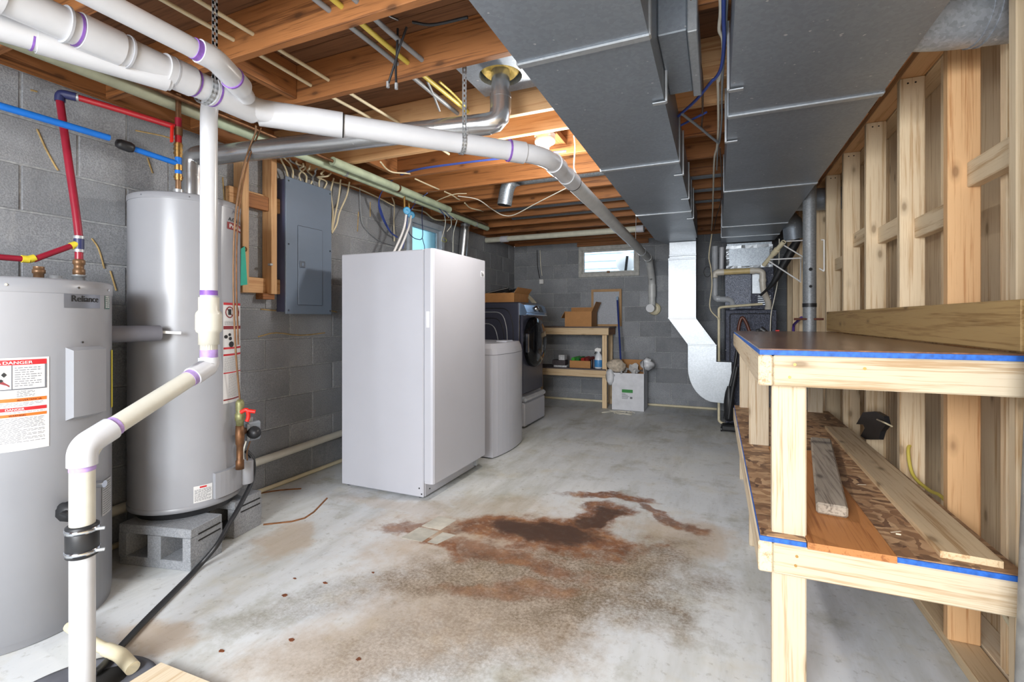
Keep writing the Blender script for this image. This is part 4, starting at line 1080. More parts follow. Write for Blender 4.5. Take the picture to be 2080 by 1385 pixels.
# burner access cover, gas valve
bc = MB(); nb = 12
ang_ = [-6 + 66 * k / nb for k in range(nb + 1)]
pc0 = [Vector((H2[0] + (R2 - .002) * math.cos(R(a)), H2[1] + (R2 - .002) * math.sin(R(a)), 0)) for a in ang_]
pc1 = [Vector((H2[0] + (R2 + .022) * math.cos(R(a)), H2[1] + (R2 + .022) * math.sin(R(a)), 0)) for a in ang_]
bc.prism([p + Vector((0, 0, .262)) for p in pc0 + pc1[::-1]], (0, 0, .125))
part('burner_cover', bc, M['heater'], t)
gx = Vector((H2[0] + .285 * math.cos(R(42)), H2[1] + .285 * math.sin(R(42)), 0))
part('cover_bulge', MB().lathe((gx.x - .008, gx.y - .01, 0), [(.036, .27), (.038, .275), (.038, .385), (.034, .392), (.001, .393)], 20), M['heater'], t)
gv = part('gas_valve', MB().box(gx.x - .045, gx.x + .045, gx.y - .035, gx.y + .045, .50, .60, .008), plain('grey_cast_metal', srgb(150, 158, 168), .4, .4), t)
part('dial', MB().lathe((gx.x + .045, gx.y - .005, .545), [(.001, .0), (.034, .0), (.032, .02), (.022, .024), (.022, .045), (.001, .047)], 16, (.95, -.3, 0)), M['black'], gv)
part('valve_cap', MB().cyl((gx.x + .01, gx.y, .60), (gx.x + .01, gx.y, .622), .016, n=10), M['steel'], gv)
for k, (dx, m_) in enumerate(((-.02, 'white_cable'), (.0, 'white_cable'), (.028, 'copper'))):
    part('control_lead', MB().tube(spline([(gx.x + dx, gx.y - .01, .50), (gx.x + dx - .012, gx.y - .02, .44), (gx.x + dx - .02, gx.y - .012, .385)], 4), .004, 6), M[m_], t)

# gas drop: black iron tee, brass valve with red lever, copper line up to the joists
t = thing('gas_line', 'thin copper gas line dropping to brass valve and drip leg', 'pipe', (-2.30, 1.74, .30))
gl_ = Vector((-2.262, 1.70, 0))
part('drip_leg', MB().lathe((gl_.x, gl_.y, 0), [(.001, .375), (.020, .376), (.020, .42), (.016, .425), (.016, .50), (.020, .505), (.022, .545), (.020, .60), (.001, .601)], 16), M['copper_old'], t)
part('tee_arm', MB().tube([(gl_.x, gl_.y, .56), (gx.x - .01, gx.y, .555)], .018, 12), M['copper_old'], t)
vb = part('shutoff_valve', MB().lathe((gl_.x, gl_.y, 0), [(.001, .60), (.019, .601), (.019, .625), (.024, .63), (.024, .66), (.019, .665), (.021, .69), (.021, .72), (.012, .735), (.001, .736)], 10), plain('green_brass', srgb(132, 132, 92), .5, .5, .3, 40), t)
part('lever', MB().tube(spline([(gl_.x + .02, gl_.y - .01, .672), (gl_.x + .045, gl_.y + .005, .685), (gl_.x + .05, gl_.y + .01, .65), (gl_.x + .045, gl_.y + .005, .625)], 4), .010, 8).tube([(gl_.x + .045, gl_.y + .005, .68), (gl_.x + .075, gl_.y + .03, .672)], .010, 8), M['red_handle'], vb)
cp = [Vector((gl_.x, gl_.y, .73)), at(478, 700, X=-2.245), at(474, 560, X=-2.24), at(478, 440, X=-2.235), at(492, 350, X=-2.22), at(507, 300, X=-2.20), at(518, 272, X=-2.17), at(520, 255, X=-2.16)]
part('copper_tube', MB().tube(spline(cp, 6), .0048, 8), M['copper'], t)
part('copper_tube', MB().tube(spline([p + Vector((.003, .014, 0)) for p in cp[1:-2]] + [cp[-1] + Vector((.0, .03, 0))], 6), .004, 8), M['copper_old'], t)

# water lines
nip2 = Vector((-2.39, 1.473, 0))
t = thing('hot_water_line', 'red tubing rising from short heater and crossing to tall heater', 'tubing', (-2.5, 1.133, 1.40))
ctop = Vector((-2.62, 1.12, 2.13))
part('riser', MB().tube(spline([(-2.50, 1.133, 1.50), (-2.52, 1.13, 1.62), (-2.575, 1.122, 1.9), ctop - Vector((0, 0, .03))], 5), .0145, 14), M['pex_maroon'], t)
part('lower_piece', MB().cyl((-2.50, 1.133, 1.40), (-2.50, 1.133, 1.445), .0145, n=14), M['pex_maroon'], t)
te = part('tee_fitting', MB().cyl((-2.50, 1.133, 1.44), (-2.50, 1.133, 1.505), .0175, n=12), M['blue_dark'], t)
for z in (1.435, 1.492): part('crimp_ring', MB().cyl((-2.50, 1.133, z), (-2.50, 1.133, z + .012), .0192, n=14), M['steel'], te)
ef = part('elbow_fitting', MB().tube(fillet([ctop - Vector((0, 0, .035)), ctop, ctop + Vector((.03, .045, -.003))], .02, 4), .0185, 12), M['blue_dark'], t)
part('crossing', MB().tube(spline([ctop + Vector((.03, .045, -.003)), lerp(ctop, (-2.39, 1.473, 2.09), .5) + Vector((0, 0, -.004)), (-2.395, 1.462, 2.075)], 5), .0135, 14), M['pex_red'], t)
part('crimp_ring', MB().cyl(ctop + Vector((.026, .040, -.003)), ctop + Vector((.034, .052, -.003)), .0165, n=14), M['steel'], t)
t = thing('recirculation_line', 'dark red tubing coming from the left to tee above short heater', 'tubing', (-2.5, .9, 1.37))
part('tube', MB().tube([(-2.5, -.3, 1.37), (-2.50, .955, 1.386)], .0115, 12), M['pex_maroon'], t)
part('tube', MB().tube(spline([(-2.50, .985, 1.386), (-2.50, 1.05, 1.425), (-2.50, 1.118, 1.465)], 5), .0115, 12), M['pex_maroon'], t)
for p, q in (((-2.5, .95, 1.386), (-2.5, .972, 1.386)), ((-2.5, .972, 1.386), (-2.5, .99, 1.394)), ((-2.50, 1.105, 1.457), (-2.50, 1.125, 1.468))): part('yellow_fitting', MB().cyl(p, q, .0145, n=12), M['yellow'], t)
t = thing('cold_water_line', 'long blue tubing cut off open in front of block wall', 'tubing', (-2.38, .2, 1.90))
part('tube', MB().tube([(-2.38, -1.0, 1.925), (-2.378, .4, 1.918), (-2.366, 1.176, 1.918)], .0135, 14), M['pex_blue'], t)
t = thing('supply_manifold', 'upright brass, red and blue fittings on top of tall water heater', 'fittings', (nip2.x, nip2.y, 1.757))
for (z0, z1, r, m_) in ((1.757, 1.775, .021, 'steel'), (1.775, 1.82, .012, 'copper'), (1.82, 1.85, .0165, 'brass'), (1.85, 1.868, .0145, 'pex_blue'), (1.868, 1.895, .017, 'brass'), (1.895, 1.93, .0145, 'pex_blue'), (1.93, 2.0, .017, 'brass'), (2.0, 2.035, .0145, 'pex_red'), (2.035, 2.075, .018, 'copper'), (2.075, 2.12, .0145, 'pex_maroon'), (2.12, 2.235, .012, 'copper_old')):
    part('nipple' if m_ != 'brass' else 'coupling', MB().cyl((nip2.x, nip2.y, z0), (nip2.x, nip2.y, z1), r, n=14), M[m_], t)
for z in (1.83, 1.945, 1.965, 1.985): part('hex_nut', MB().cyl((nip2.x, nip2.y, z), (nip2.x, nip2.y, z + .010), .0195, n=6), M['brass'], t)
part('valve_lever', MB().beam((nip2.x + .01, nip2.y - .035, 2.07), (nip2.x + .012, nip2.y - .038, 1.99), .016, .006), M['red_handle'], t)
part('blue_stub', MB().cyl((nip2.x, nip2.y, 1.90), (-2.405, 1.28, 1.915), .0125, n=14), M['pex_blue'], t)
part('black_cap', MB().lathe((-2.403, 1.285, 1.9145), [(.001, -.002), (.019, 0), (.023, .012), (.022, .05), (.016, .062), (.001, .063)], 16, (-.02, -1, .06)), M['black'], t)

# sump
t = thing('sump_basin', 'round dark sump basin lid in the floor at bottom left', 'lid', (-1.75, .76, 0))
part('disc', MB().lathe((-1.75, .76, 0), [(.225, 0), (.222, .012), (.205, .014), (.198, .008), (.001, .008)], 48), M['lid'], t)
part('opening', MB().lathe((-1.78, .88, .0085), [(.055, 0), (.05, .001), (.001, .001)], 20), M['dark'], t)
solo('plywood_offcut', MB().prism([at(262, 1385, Z=.03), at(327, 1345, Z=.03), at(440, 1390, Z=.03), at(420, 1440, Z=.03), at(240, 1430, Z=.03)], (0, 0, -.015)), W('pine2', 'y'), 'pale plywood offcut lying over the sump lid', 'board')
t = thing('drain_elbow', 'short cream drain pipe elbow emptying into the sump lid', 'pipe', (-1.86, .95, .02))
ep = fillet([at(140, 1272, Z=.045), at(200, 1312, Z=.045), at(252, 1332, Z=.045), at(270, 1357, Z=.03)], .05, 5)
part('pipe', MB().tube(ep, .0165, 14), M['cream'], t)
part('hub', MB().tube(fillet([lerp(ep[0], ep[-1], .62) + Vector((0, 0, .006)), ep[-6], ep[-1]], .02, 4), .0205, 14), M['cream'], t)
solo('drain_hose', MB().tube(spline([at(500, 915, X=-2.40), at(514, 935, X=-2.36), at(512, 975, X=-2.33), at(490, 1022, X=-2.25), at(465, 1065, X=-2.185), at(440, 1108, X=-2.15), at(402, 1152, Z=.018), at(360, 1195, Z=.014), at(300, 1255, Z=.014), at(250, 1308, Z=.016), at(205, 1356, Z=.024), at(190, 1368, Z=.026)], 6), .0115, 12), M['black'], 'black rubber hose running from tall heater across floor to the sump', 'hose')

# electrical panel and its wooden stand
t = thing('wood_stand', 'rough brown wooden frame on the wall left of electrical panel', 'frame', (-2.74, 2.17, 1.31))
for (y0, xa, xb) in ((2.245, -2.775, -2.688), (2.04, -2.775, -2.69)):
    part('upright', MB().box(xa, xb, y0, y0 + .045, 1.315, 2.23, .003), W('fir', 'z'), t)
part('crosspiece', MB().box(XL, XL + .036, 1.99, 2.37, 1.87, 1.97, .003), W('fir', 'y'), t)
part('crosspiece', MB().box(XL, XL + .036, 1.99, 2.39, 1.32, 1.42, .003), W('fir', 'y'), t)
part('crosspiece', MB().box(XL + .037, XL + .07, 2.085, 2.244, 1.86, 1.95, .003), W('old', 'y'), t)
part('foot_block', MB().box(XL, XL + .07, 2.2, 2.29, 1.28, 1.319, .003), W('old', 'y'), t)
stand = t
part('conduit_clip', MB().box(-2.70, -2.672, 2.225, 2.245, 1.50, 1.515, .003), M['steel'], t)
t = thing('electrical_panel', 'grey-blue electrical breaker panel on the block wall', 'electrical panel', (-2.72, 2.56, 1.19))
part('cabinet', MB().box(XL + .002, -2.687, 2.36, 2.745, 1.20, 2.105, .003), M['panel_side'], t)
part('cover', MB().box(-2.686, -2.672, 2.345, 2.76, 1.185, 2.118, .003), M['panel'], t)
dr = part('door', MB().box(-2.672, -2.667, 2.445, 2.665, 1.25, 1.80, .002), M['panel'], t)
for s in ((2.442, 2.445, 1.25, 1.80), (2.665, 2.668, 1.25, 1.80), (2.445, 2.665, 1.80, 1.803), (2.445, 2.665, 1.247, 1.25)): part('door_gap', MB().box(-2.6718, -2.6708, *s), plain('groove_grey', srgb(60, 66, 78), .6), t)
la = part('latch', MB().box(-2.667, -2.660, 2.455, 2.50, 1.51, 1.555, .002), plain('latch_grey', srgb(92, 100, 112), .4), dr)
part('latch_tab', MB().box(-2.660, -2.657, 2.468, 2.486, 1.522, 1.543, .002), M['panel'], la)
for y, z in ((2.365, 2.09), (2.74, 2.09), (2.365, 1.21), (2.74, 1.21), (2.365, 1.66), (2.74, 1.66)): part('screw', MB().cyl((-2.672, y, z), (-2.668, y, z), .006, n=8), M['chrome'], t)
solo('paper_tag', MB().prism([at(489, 505, X=-2.66), at(497, 500, X=-2.66), at(502, 578, X=-2.66), at(488, 580, X=-2.66)], (.003, 0, 0)), M['teal'], 'teal paper tag hanging from the wooden frame', 'tag')
kp = at(497, 506, X=-2.665)
part('knob', MB().lathe(kp - Vector((.024, 0, 0)), [(.008, 0), (.008, .012), (.018, .016), (.016, .026), (.001, .03)], 14, (1, 0, 0)), M['brass'], stand)

# ------------------------------------------------------------------ white freezer
fx0, fx1, fy0, fy1, fz = -2.385, -1.715, 2.555, 3.30, 1.595
t = thing('upright_freezer', 'tall white upright freezer with its door facing right', 'freezer', ((fx0 + fx1) / 2, (fy0 + fy1) / 2, 0))
part('body', MB().box(fx0, fx1, fy0, fy1, .012, fz, .006), M['white'], t)
for (x, y) in ((fx0 + .04, fy0 + .04), (fx1 - .04, fy0 + .04), (fx0 + .04, fy1 - .04), (fx1 - .04, fy1 - .04)): part('foot', MB().cyl((x, y, 0), (x, y, .013), .018, n=10), M['black'], t)
part('gasket', MB().box(fx1 - .001, fx1 + .010, fy0 + .012, fy1 - .012, .115, fz - .012), plain('grey_gasket', srgb(176, 178, 184), .6), t)
prof = []
for (x, y) in ((fx1 + .010, fy0), (fx1 + .055, fy0), (fx1 + .068, fy0 + .005), (fx1 + .074, fy0 + .018), (fx1 + .076, fy0 + .2), (fx1 + .076, fy1 - .2), (fx1 + .074, fy1 - .018), (fx1 + .068, fy1 - .005), (fx1 + .055, fy1), (fx1 + .010, fy1)): prof.append((x, y, .105))
dr = part('door', MB().prism(prof, (0, 0, fz + .003 - .105)), M['white'], t)
part('handle_recess', MB().box(fx1 + .022, fx1 + .048, fy0 - .003, fy0 + .001, 1.095, 1.20, .003), plain('soft_white', srgb(224, 226, 232), .4), dr)
bd = part('brand_badge', MB().box(fx1 + .075, fx1 + .0775, fy1 - .085, fy1 - .035, 1.47, 1.515), plain('badge_white', srgb(220, 222, 228), .3), dr)
mb = MB()
for k in range(3): mb.box(fx1 + .0775, fx1 + .078, fy1 - .08 + k * .012, fy1 - .073 + k * .012, 1.475, 1.505 - .006 * k)
part('lettering', mb, M['ink'], bd)
part('kick_plate', MB().box(fx1 - .005, fx1 + .002, fy0 + .02, fy1 - .06, .014, .095, .002), M['white'], t)
part('hinge', MB().box(fx1 - .01, fx1 + .03, fy1 - .075, fy1 - .045, .03, .10, .003), M['steel'], t)
for (x, z) in ((fx1 - .03, .07), (fx1 - .012, .035)): part('screw', MB().cyl((x, fy0 + .001, z), (x, fy0 - .002, z), .005, n=8), M['ink'], t)
part('screw', MB().cyl((fx1 + .002, fy0 + .07, .05), (fx1 + .004, fy0 + .07, .05), .005, n=8), M['ink'], t)

# low white appliance beyond it
ax0, ax1, ay0, ay1 = -2.30, -1.70, 3.52, 4.17
t = thing('top_load_washer', 'low white appliance with bowed front and lidded top beside freezer', 'appliance', ((ax0 + ax1) / 2, (ay0 + ay1) / 2, 0))
pf = [(ax0, ay0), (ax1 - .06, ay0), (ax1 + .01, ay0 + .004)] + [(ax1 + .015 + .035 * math.sin(math.pi * k / 10), ay0 + .004 + (ay1 - ay0 - .008) * k / 10) for k in range(1, 10)] + [(ax1 + .01, ay1 - .004), (ax0, ay1)]
part('body', MB().prism([(x, y, .01) for x, y in pf], (0, 0, .84)), M['white'], t)
part('lid', MB().add([Vector((x, y, .855)) for x, y in pf] + [Vector((x if x < ax1 - .1 else x - .01, y, .94 if x < ax1 - .1 else .905)) for x, y in pf] + [Vector((ax0 + .3 + (x - ax0 - .3) * .92, (ay0 + ay1) / 2 + (y - (ay0 + ay1) / 2) * .95, .955 if x < ax1 - .1 else .945)) for x, y in pf],
     [[i, (i + 1) % len(pf), len(pf) + (i + 1) % len(pf), len(pf) + i] for i in range(len(pf))] + [[len(pf) + i, len(pf) + (i + 1) % len(pf), 2 * len(pf) + (i + 1) % len(pf), 2 * len(pf) + i] for i in range(len(pf))] + [[2 * len(pf) + i for i in range(len(pf))]]), M['white'], t)
part('lid_grip', MB().box(ax1 - .12, ax1 - .02, ay0 + .34, ay0 + .5, .93, .958, .006), M['white'], t)
part('lid_seam', MB().prism([(x * 1.0005, y, .85) for x, y in pf], (0, 0, .005)), plain('seam_grey', srgb(120, 122, 128), .6), t)
for k in range(4): part('side_vent', MB().tube(fillet([(ax1 - .13, ay0 - .001, .27 + k * .155), (ax1 - .09, ay0 - .001, .27 + k * .155), (ax1 - .08, ay0 - .001, .25 + k * .155), (ax1 - .08, ay0 - .001, .17 + k * .155), (ax1 - .09, ay0 - .001, .15 + k * .155)], .012, 3), .003, 6), plain('seam_grey', srgb(120, 122, 128)), t)
part('base', MB().box(ax0 + .02, ax1 - .02, ay0 + .02, ay1 - .02, 0, .0105), M['black'], t)

# dark front loader on its pedestal
wx0, wx1, wy0, wy1 = -2.56, -1.90, 4.60, 5.25
t = thing('pedestal', 'silver-white drawer pedestal under the dark front-loading machine', 'pedestal', (-2.2, 4.93, 0))
part('case', MB().box(wx0, wx1 + .01, wy0, wy1, 0.012, .35, .01), M['white'], t)
part('drawer', MB().box(wx1 + .01, wx1 + .06, wy0 + .01, wy1 - .01, .02, .27, .012), M['white'], t)
part('drawer_handle', MB().box(wx1 + .01, wx1 + .075, wy0 + .01, wy1 - .01, .275, .335, .02), plain('silver_plastic', srgb(206, 210, 218), .25, .3), t)
part('foot', MB().box(wx0 + .04, wx1 - .04, wy0 + .04, wy1 - .04, 0, .0125), M['black'], t)
t = thing('front_load_washer', 'dark slate front-loading washer with round black door', 'washing machine', (-2.2, 4.93, .35))
part('body', MB().box(wx0, wx1, wy0, wy1, .351, 1.33, .012), M['washer'], t)
part('front', MB().box(wx1, wx1 + .035, wy0 + .005, wy1 - .005, .355, 1.20, .02), M['washer'], t)
part('edge_trim', MB().box(wx1 - .004, wx1 + .004, wy0 - .003, wy0 + .004, .37, 1.32, .002), M['chrome'], t)
for (xr, zt, m_) in ((-1.955, 1.265, 'black'), (-2.025, 1.225, 'steel'), (-2.055, 1.16, 'black'), (-2.125, 1.10, 'steel')):
    part('rib_and_highlight', MB().tube(fillet([(-2.5, wy0 - .001, zt), (xr - .07, wy0 - .001, zt), (xr - .015, wy0 - .001, zt - .16), (xr, wy0 - .001, .55)], .11, 6), .005, 8), M[m_], t)  # steel-coloured arcs paint in the highlights of the embossed ribs
cp = part('console', MB().prism([(wx1 - .01, wy0 + .01, 1.325), (wx1 + .05, wy0 + .01, 1.30), (wx1 + .085, wy0 + .01, 1.22), (wx1 + .07, wy0 + .01, 1.195), (wx1, wy0 + .01, 1.19)], (0, wy1 - wy0 - .02, 0)), plain('blue_chrome_console', srgb(120, 140, 166), .2, .7), t)
part('dial', MB().lathe((wx1 + .066, wy0 + .33, 1.265), [(.001, .03), (.028, .028), (.032, 0)], 16, (.9, 0, .42)), M['chrome'], cp)
part('screen', MB().obox((wx1 + .068, wy0 + .46, 1.262), (0, .06, 0), (.016, 0, -.034), (.003, 0, .0013)), M['black_gloss'], cp)
part('trim', MB().box(wx1 + .02, wx1 + .095, wy0 + .03, wy1 - .03, 1.185, 1.197, .003), M['chrome'], t)
dr = part('door', MB().lathe((wx1 + .03, wy0 + .30, .90), [(.27, 0), (.275, .03), (.26, .07), (.2, .1), (.11, .115), (.001, .118)], 36, (1, 0, 0)), M['black_gloss'], t)
part('door_handle', MB().box(wx1 + .06, wx1 + .1, wy0 + .02, wy0 + .045, .80, 1.0, .008), M['chrome'], dr)
# things on top of it
def open_box(name, label, x0, x1, y0, y1, z0, z1, flaps, mat=None, cat='box', rot=0):
    mat = mat or M['card']
    t = thing(name, label, cat, ((x0 + x1) / 2, (y0 + y1) / 2, z0))
    th = .004
    part('bottom', MB().box(x0, x1, y0, y1, z0, z0 + th), mat, t)
    for (a, b, c, d) in ((x0, x1, y0, y0 + th), (x0, x1, y1 - th, y1), (x0, x0 + th, y0 + th, y1 - th), (x1 - th, x1, y0 + th, y1 - th)): part('side', MB().box(a, b, c, d, z0 + th, z1), mat, t)
    for side, ang, ln in flaps:
        s, c = math.sin(R(ang)) * ln, math.cos(R(ang)) * ln      # angle from upright, outward
        if side == 'x1': q, e = [(x1, y0, z1), (x1, y1, z1)], Vector((s, 0, c))
        elif side == 'x0': q, e = [(x0, y0, z1), (x0, y1, z1)], Vector((-s, 0, c))
        elif side == 'y0': q, e = [(x0, y0, z1), (x1, y0, z1)], Vector((0, -s, c))
        else: q, e = [(x0, y1, z1), (x1, y1, z1)], Vector((0, s, c))
        n = (Vector(q[1]) - Vector(q[0])).cross(e).normalized() * .004
        part('flap', MB().prism([Vector(q[0]), Vector(q[1]), Vector(q[1]) + e, Vector(q[0]) + e], n), mat, t)
    t.rotation_euler = (0, 0, R(rot))
    return t
open_box('cardboard_box', 'low open cardboard tray on top of the dark washer', -2.50, -1.97, 4.63, 5.05, 1.331, 1.43, [('x1', 35, .07)])
t = thing('cardboard_roll', 'bent off-white sheet curving over the washer top corner', 'sheet', (-1.97, 5.15, 1.33))
rows = [[Vector((-2.13 + .22 * s, 5.02 + .02 * k, 1.50 - .165 * s ** 1.6)) for k in range(8)] for s in [i / 10 for i in range(11)]]
part('sheet', MB().grid(rows).grid([[p + Vector((-.004, 0, -.006)) for p in r_] for r_ in rows]), M['cream'], t)
mb = MB()
for k, (x0, y0, x1, y1) in enumerate(((-2.3, 4.8, -2.06, 4.75), (-2.2, 4.9, -2.04, 4.86), (-2.34, 4.72, -2.12, 4.83))): mb.beam((x0, y0, 1.436), (x1, y1, 1.47 + .012 * k), .035, .02, (0, 1, 0), .005)
solo('tool_bundle', mb, M['black'], 'dark small tools heaped on cardboard tray over washer', 'tools')
# ------------------------------------------------------------------ workbench, near right
bx0, bx1, by0, by1, bz = .112, .70, 1.57, 3.86, 1.045
t = thing('workbench', 'pale new-lumber workbench with blue-edged top along the stud wall', 'workbench', (.4, 2.7, 0))
part('front_board', MB().box(bx0 + .039, bx1, by0, by0 + .038, bz - .089, bz, .004), W('bench', 'x'), t)
part('side_board', MB().box(bx0, bx0 + .038, by0, by1, bz - .089, bz, .004), W('bench', 'y'), t)
part('back_board', MB().box(bx1 - .038, bx1, by0 + .039, by1, bz - .089, bz, .004), W('bench', 'y'), t)
part('end_board', MB().box(bx0 + .039, bx1 - .039, by1 - .038, by1, bz - .089, bz, .004), W('pine', 'x'), t)
part('top_core', MB().box(bx0 + .004, bx1 + .004, by0 + .002, by1, bz + .0005, bz + .0145), M['blue_paint'], t, 'strand board core with blue painted edge')
part('top', MB().box(bx0 + .002, bx1 + .004, by0 + .001, by1 + .002, bz + .0147, bz + .019, .001), M['bench_top'], t, 'dark varnished wood surface')
sz = .50
part('shelf_front_board', MB().box(bx0 + .039, bx1, by0, by0 + .038, sz - .089, sz, .004), W('bench', 'x'), t)
part('shelf_side_board', MB().box(bx0, bx0 + .038, by0, by1, sz - .089, sz, .004), W('bench', 'y'), t)
part('shelf_back_board', MB().box(bx1 - .038, bx1, by0 + .039, by1, sz - .089, sz, .004), W('bench', 'y'), t)
part('shelf_core', MB().box(bx0 + .004, .234, by0 + .002, by1, sz + .0005, sz + .014).box(.442, bx1 + .004, by0 + .002, by1, sz + .0005, sz + .014).box(.234, .442, 2.662, by1, sz + .0005, sz + .014), M['blue_paint'], t)
part('shelf', MB().box(bx0 + .006, .234, by0 + .006, by1, sz + .0141, sz + .017).box(.442, bx1 + .004, by0 + .006, by1, sz + .0141, sz + .017).box(.234, .442, 2.662, by1, sz + .0141, sz + .017), M['osb'], t, 'oriented strand board shelf')
for (x, y) in ((bx0 + .039, by0 + .0385), (bx0 + .039, 2.69), (bx0 + .039, by1 - .08), (bx1 - .128, by1 - .08)):
    part('leg', MB().box(x, x + .089, y, y + .038, 0, bz - .001, .004), W('bench', 'z'), t)
for (x, z) in ((.205, bz - .025), (.192, bz - .062), (.37, bz - .03), (.21, sz - .028), (.207, sz - .055)): part('screw', MB().cyl((x, by0 + .001, z), (x, by0 - .0015, z), .0042, n=8), M['brass'], t)
# loose boards on its shelf
zs = sz + .0172
def quad_board(name, pts, th, mat, label, z=zs): return solo(name, MB().prism([Vector((p[0], p[1], z)) for p in pts], (0, 0, th)), mat, label, 'board')
q0, q1 = at(1642, 1118, Z=zs), at(1833, 1152, Z=zs)
quad_board('shelf_plank', [(.236, by0 - .006), (.44, by0 - .006), (.44, 2.66), (.236, 2.66)], .019, M['particle'], 'orange-brown laminated plank lying on the bench shelf front', sz + .0006)
solo('lumber_offcut', MB().beam((.338, 1.80, sz + .0385), (.478, 2.80, sz + .0385), .086, .036, (1, 0, 0), .006), W('weathered', 'y'), 'weathered grey two-by-four lying on the orange plank', 'board')
bp = [at(1905, 1135, Z=zs + .02), at(2018, 1160, Z=zs + .02), at(1735, 872, Z=zs + .02), at(1660, 872, Z=zs + .02)]
quad_board('tongue_board', [(.545, 1.61), (.668, 1.60), (.69, 3.22), (.572, 3.23)], .018, W('pine', 'y'), 'long pale tongue-and-groove board on the shelf near the studs')
for k in range(14):
    x, y = random.uniform(.47, .68), random.uniform(1.6, 2.6)
    if .47 + (y - 3.36) * -.03 < x < .66 - (y - 1.65) * .03: continue
    part('wood_chip', MB().beam((x, y, sz + .018), (x + random.uniform(-.03, .03), y + random.uniform(-.02, .03), sz + .0185), .004, .001), W('pine2', 'x'), t)
# ledger on the studs over the bench
solo('ledger_board', MB().box(bx1 + .0, XR - .0012, 1.60, 3.90, 1.067, 1.20, .003), wood('treated_lumber', srgb(196, 162, 108), srgb(160, 124, 76), 'y'), 'long treated board fixed along the studs just above the worktop', 'board')
for y in (1.72, 2.1, 2.55, 3.1):
    pass
# cables through the studs, black bag on the wall
def cable(label, pts, r, mat, seg=6, name='cable', cat='cable', group=None):
    return solo(name, MB().tube(spline(pts, seg), r, 7), mat, label, cat, group or ('loose cables of the basement' if name == 'cable' else None))
cable('yellowish cable looping out of a stud hole below the bench top', [(.80, 2.62, .60), (.76, 2.565, .59), (.755, 2.5, .50), (.775, 2.40, .47), (.785, 2.30, .475), (.79, 2.18, .44), (.80, 2.14, .42)], .007, M['yellow_cable'])
cable('cream cable drooping from stud hole beside the steel post', [(.775, 2.125, .42), (.765, 2.06, .385), (.78, 1.96, .31), (.80, 1.84, .235), (.83, 1.76, .20)], .007, M['cream_cable'])
t = thing('junction_box', 'black ragged junction box on the studs beneath the workbench top', 'box', (.745, 2.93, .60))
pc = [at(1748, 862, X=.728), at(1762, 838, X=.728), at(1788, 836, X=.728), at(1806, 846, X=.728), at(1810, 864, X=.728), at(1800, 876, X=.728), at(1795, 893, X=.728), at(1768, 893, X=.728), at(1757, 886, X=.728), at(1766, 870, X=.728), at(1762, 862, X=.728)]
part('cover', MB().prism(pc, (-.02, 0, 0)), M['black'], t)
part('lead', MB().tube(spline([at(1782, 852, X=.70), at(1796, 858, X=.69), at(1812, 866, X=.72)], 4), .004, 6), M['cream_cable'], t)

# ------------------------------------------------------------------ things by the furnace
t = thing('drying_rack', 'white folding wall rack on a beige pipe beside the slim column', 'rack', (.45, 4.9, 1.35))
ra, rb = at(1592, 491, Y=4.75), at(1552, 538, Y=5.05)
part('pipe', MB().cyl(ra, rb, .020, n=16), M['cream'], t)
part('pipe_mouth', MB().cyl(ra + Vector((0, -.001, 0)), ra + (ra - rb).normalized() * .002, .014, n=14), M['dark'], t)
part('collar', MB().cyl(lerp(ra, rb, .32), lerp(ra, rb, .5), .026, n=16), M['cream'], t)
for seg_ in ([(1597, 490), (1652, 487)], [(1592, 498), (1648, 532)], [(1565, 527), (1628, 524)], [(1563, 531), (1626, 572)], [(1627, 524), (1626, 573)]):
    a, b = at(*seg_[0], Y=4.8), at(*seg_[1], X=.66) if seg_[1][0] > 1600 else at(*seg_[1], Y=4.8)
    b = at(*seg_[1], Y=4.55)
    part('rod', MB().cyl(a, b, .006, n=8), M['white_plain'], t)
for seg_ in ([(1668, 487), (1674, 487)], [(1674, 487), (1674, 550)], [(1674, 551), (1664, 545)]):
    part('rod', MB().cyl(at(*seg_[0], Y=4.12), at(*seg_[1], Y=4.12), .005, n=8), M['white_plain'], t)
cu = spline([at(1622, 486, Y=5.05), at(1610, 505, Y=5.1), at(1590, 540, Y=5.15), at(1570, 575, Y=5.2), at(1545, 600, Y=5.3)], 5)
solo('black_strap', MB().tube(cu, [.012 + .028 * math.sin(math.pi * min(1, .15 + k / len(cu))) for k in range(len(cu))], 10), M['black'], 'black tapered cover hanging behind the white rack', 'cover')
cable('thin cream cable hanging in a curve right of the furnace', [at(1583, 485, Y=5.4), at(1581, 560, Y=5.4), at(1572, 610, Y=5.42), at(1566, 640, Y=5.45), at(1564, 690, Y=5.45)], .005, M['white_cable'])
solo('purple_hose', MB().tube(fillet([at(1611, 690, X=.70), at(1612, 660, X=.70), at(1628, 645, X=.70)], .05, 5), .013, 12), M['purple'], 'purple hose loop standing beyond the worktop end', 'hose')
t = thing('stick_vacuum', 'black stick vacuum with brown loop handle leaning by furnace', 'vacuum', (.11, 5.42, 0))
part('handle_loop', MB().tube(spline([at(1498, 690, Y=5.45), at(1501, 662, Y=5.45), at(1507, 645, Y=5.45), at(1515, 654, Y=5.45), at(1523, 676, Y=5.45), at(1523, 690, Y=5.45)], 5), .016, 10), M['brown_hose'], t)
part('wand', MB().tube(spline([at(1500, 690, Y=5.44), at(1493, 740, Y=5.42), at(1480, 800, Y=5.40), at(1472, 850, Y=5.38)], 4), .016, 10), M['black'], t)
part('wand_side', MB().tube([at(1497, 745, Y=5.36), at(1488, 790, Y=5.35), at(1480, 850, Y=5.35)], .020, 10), M['black'], t)
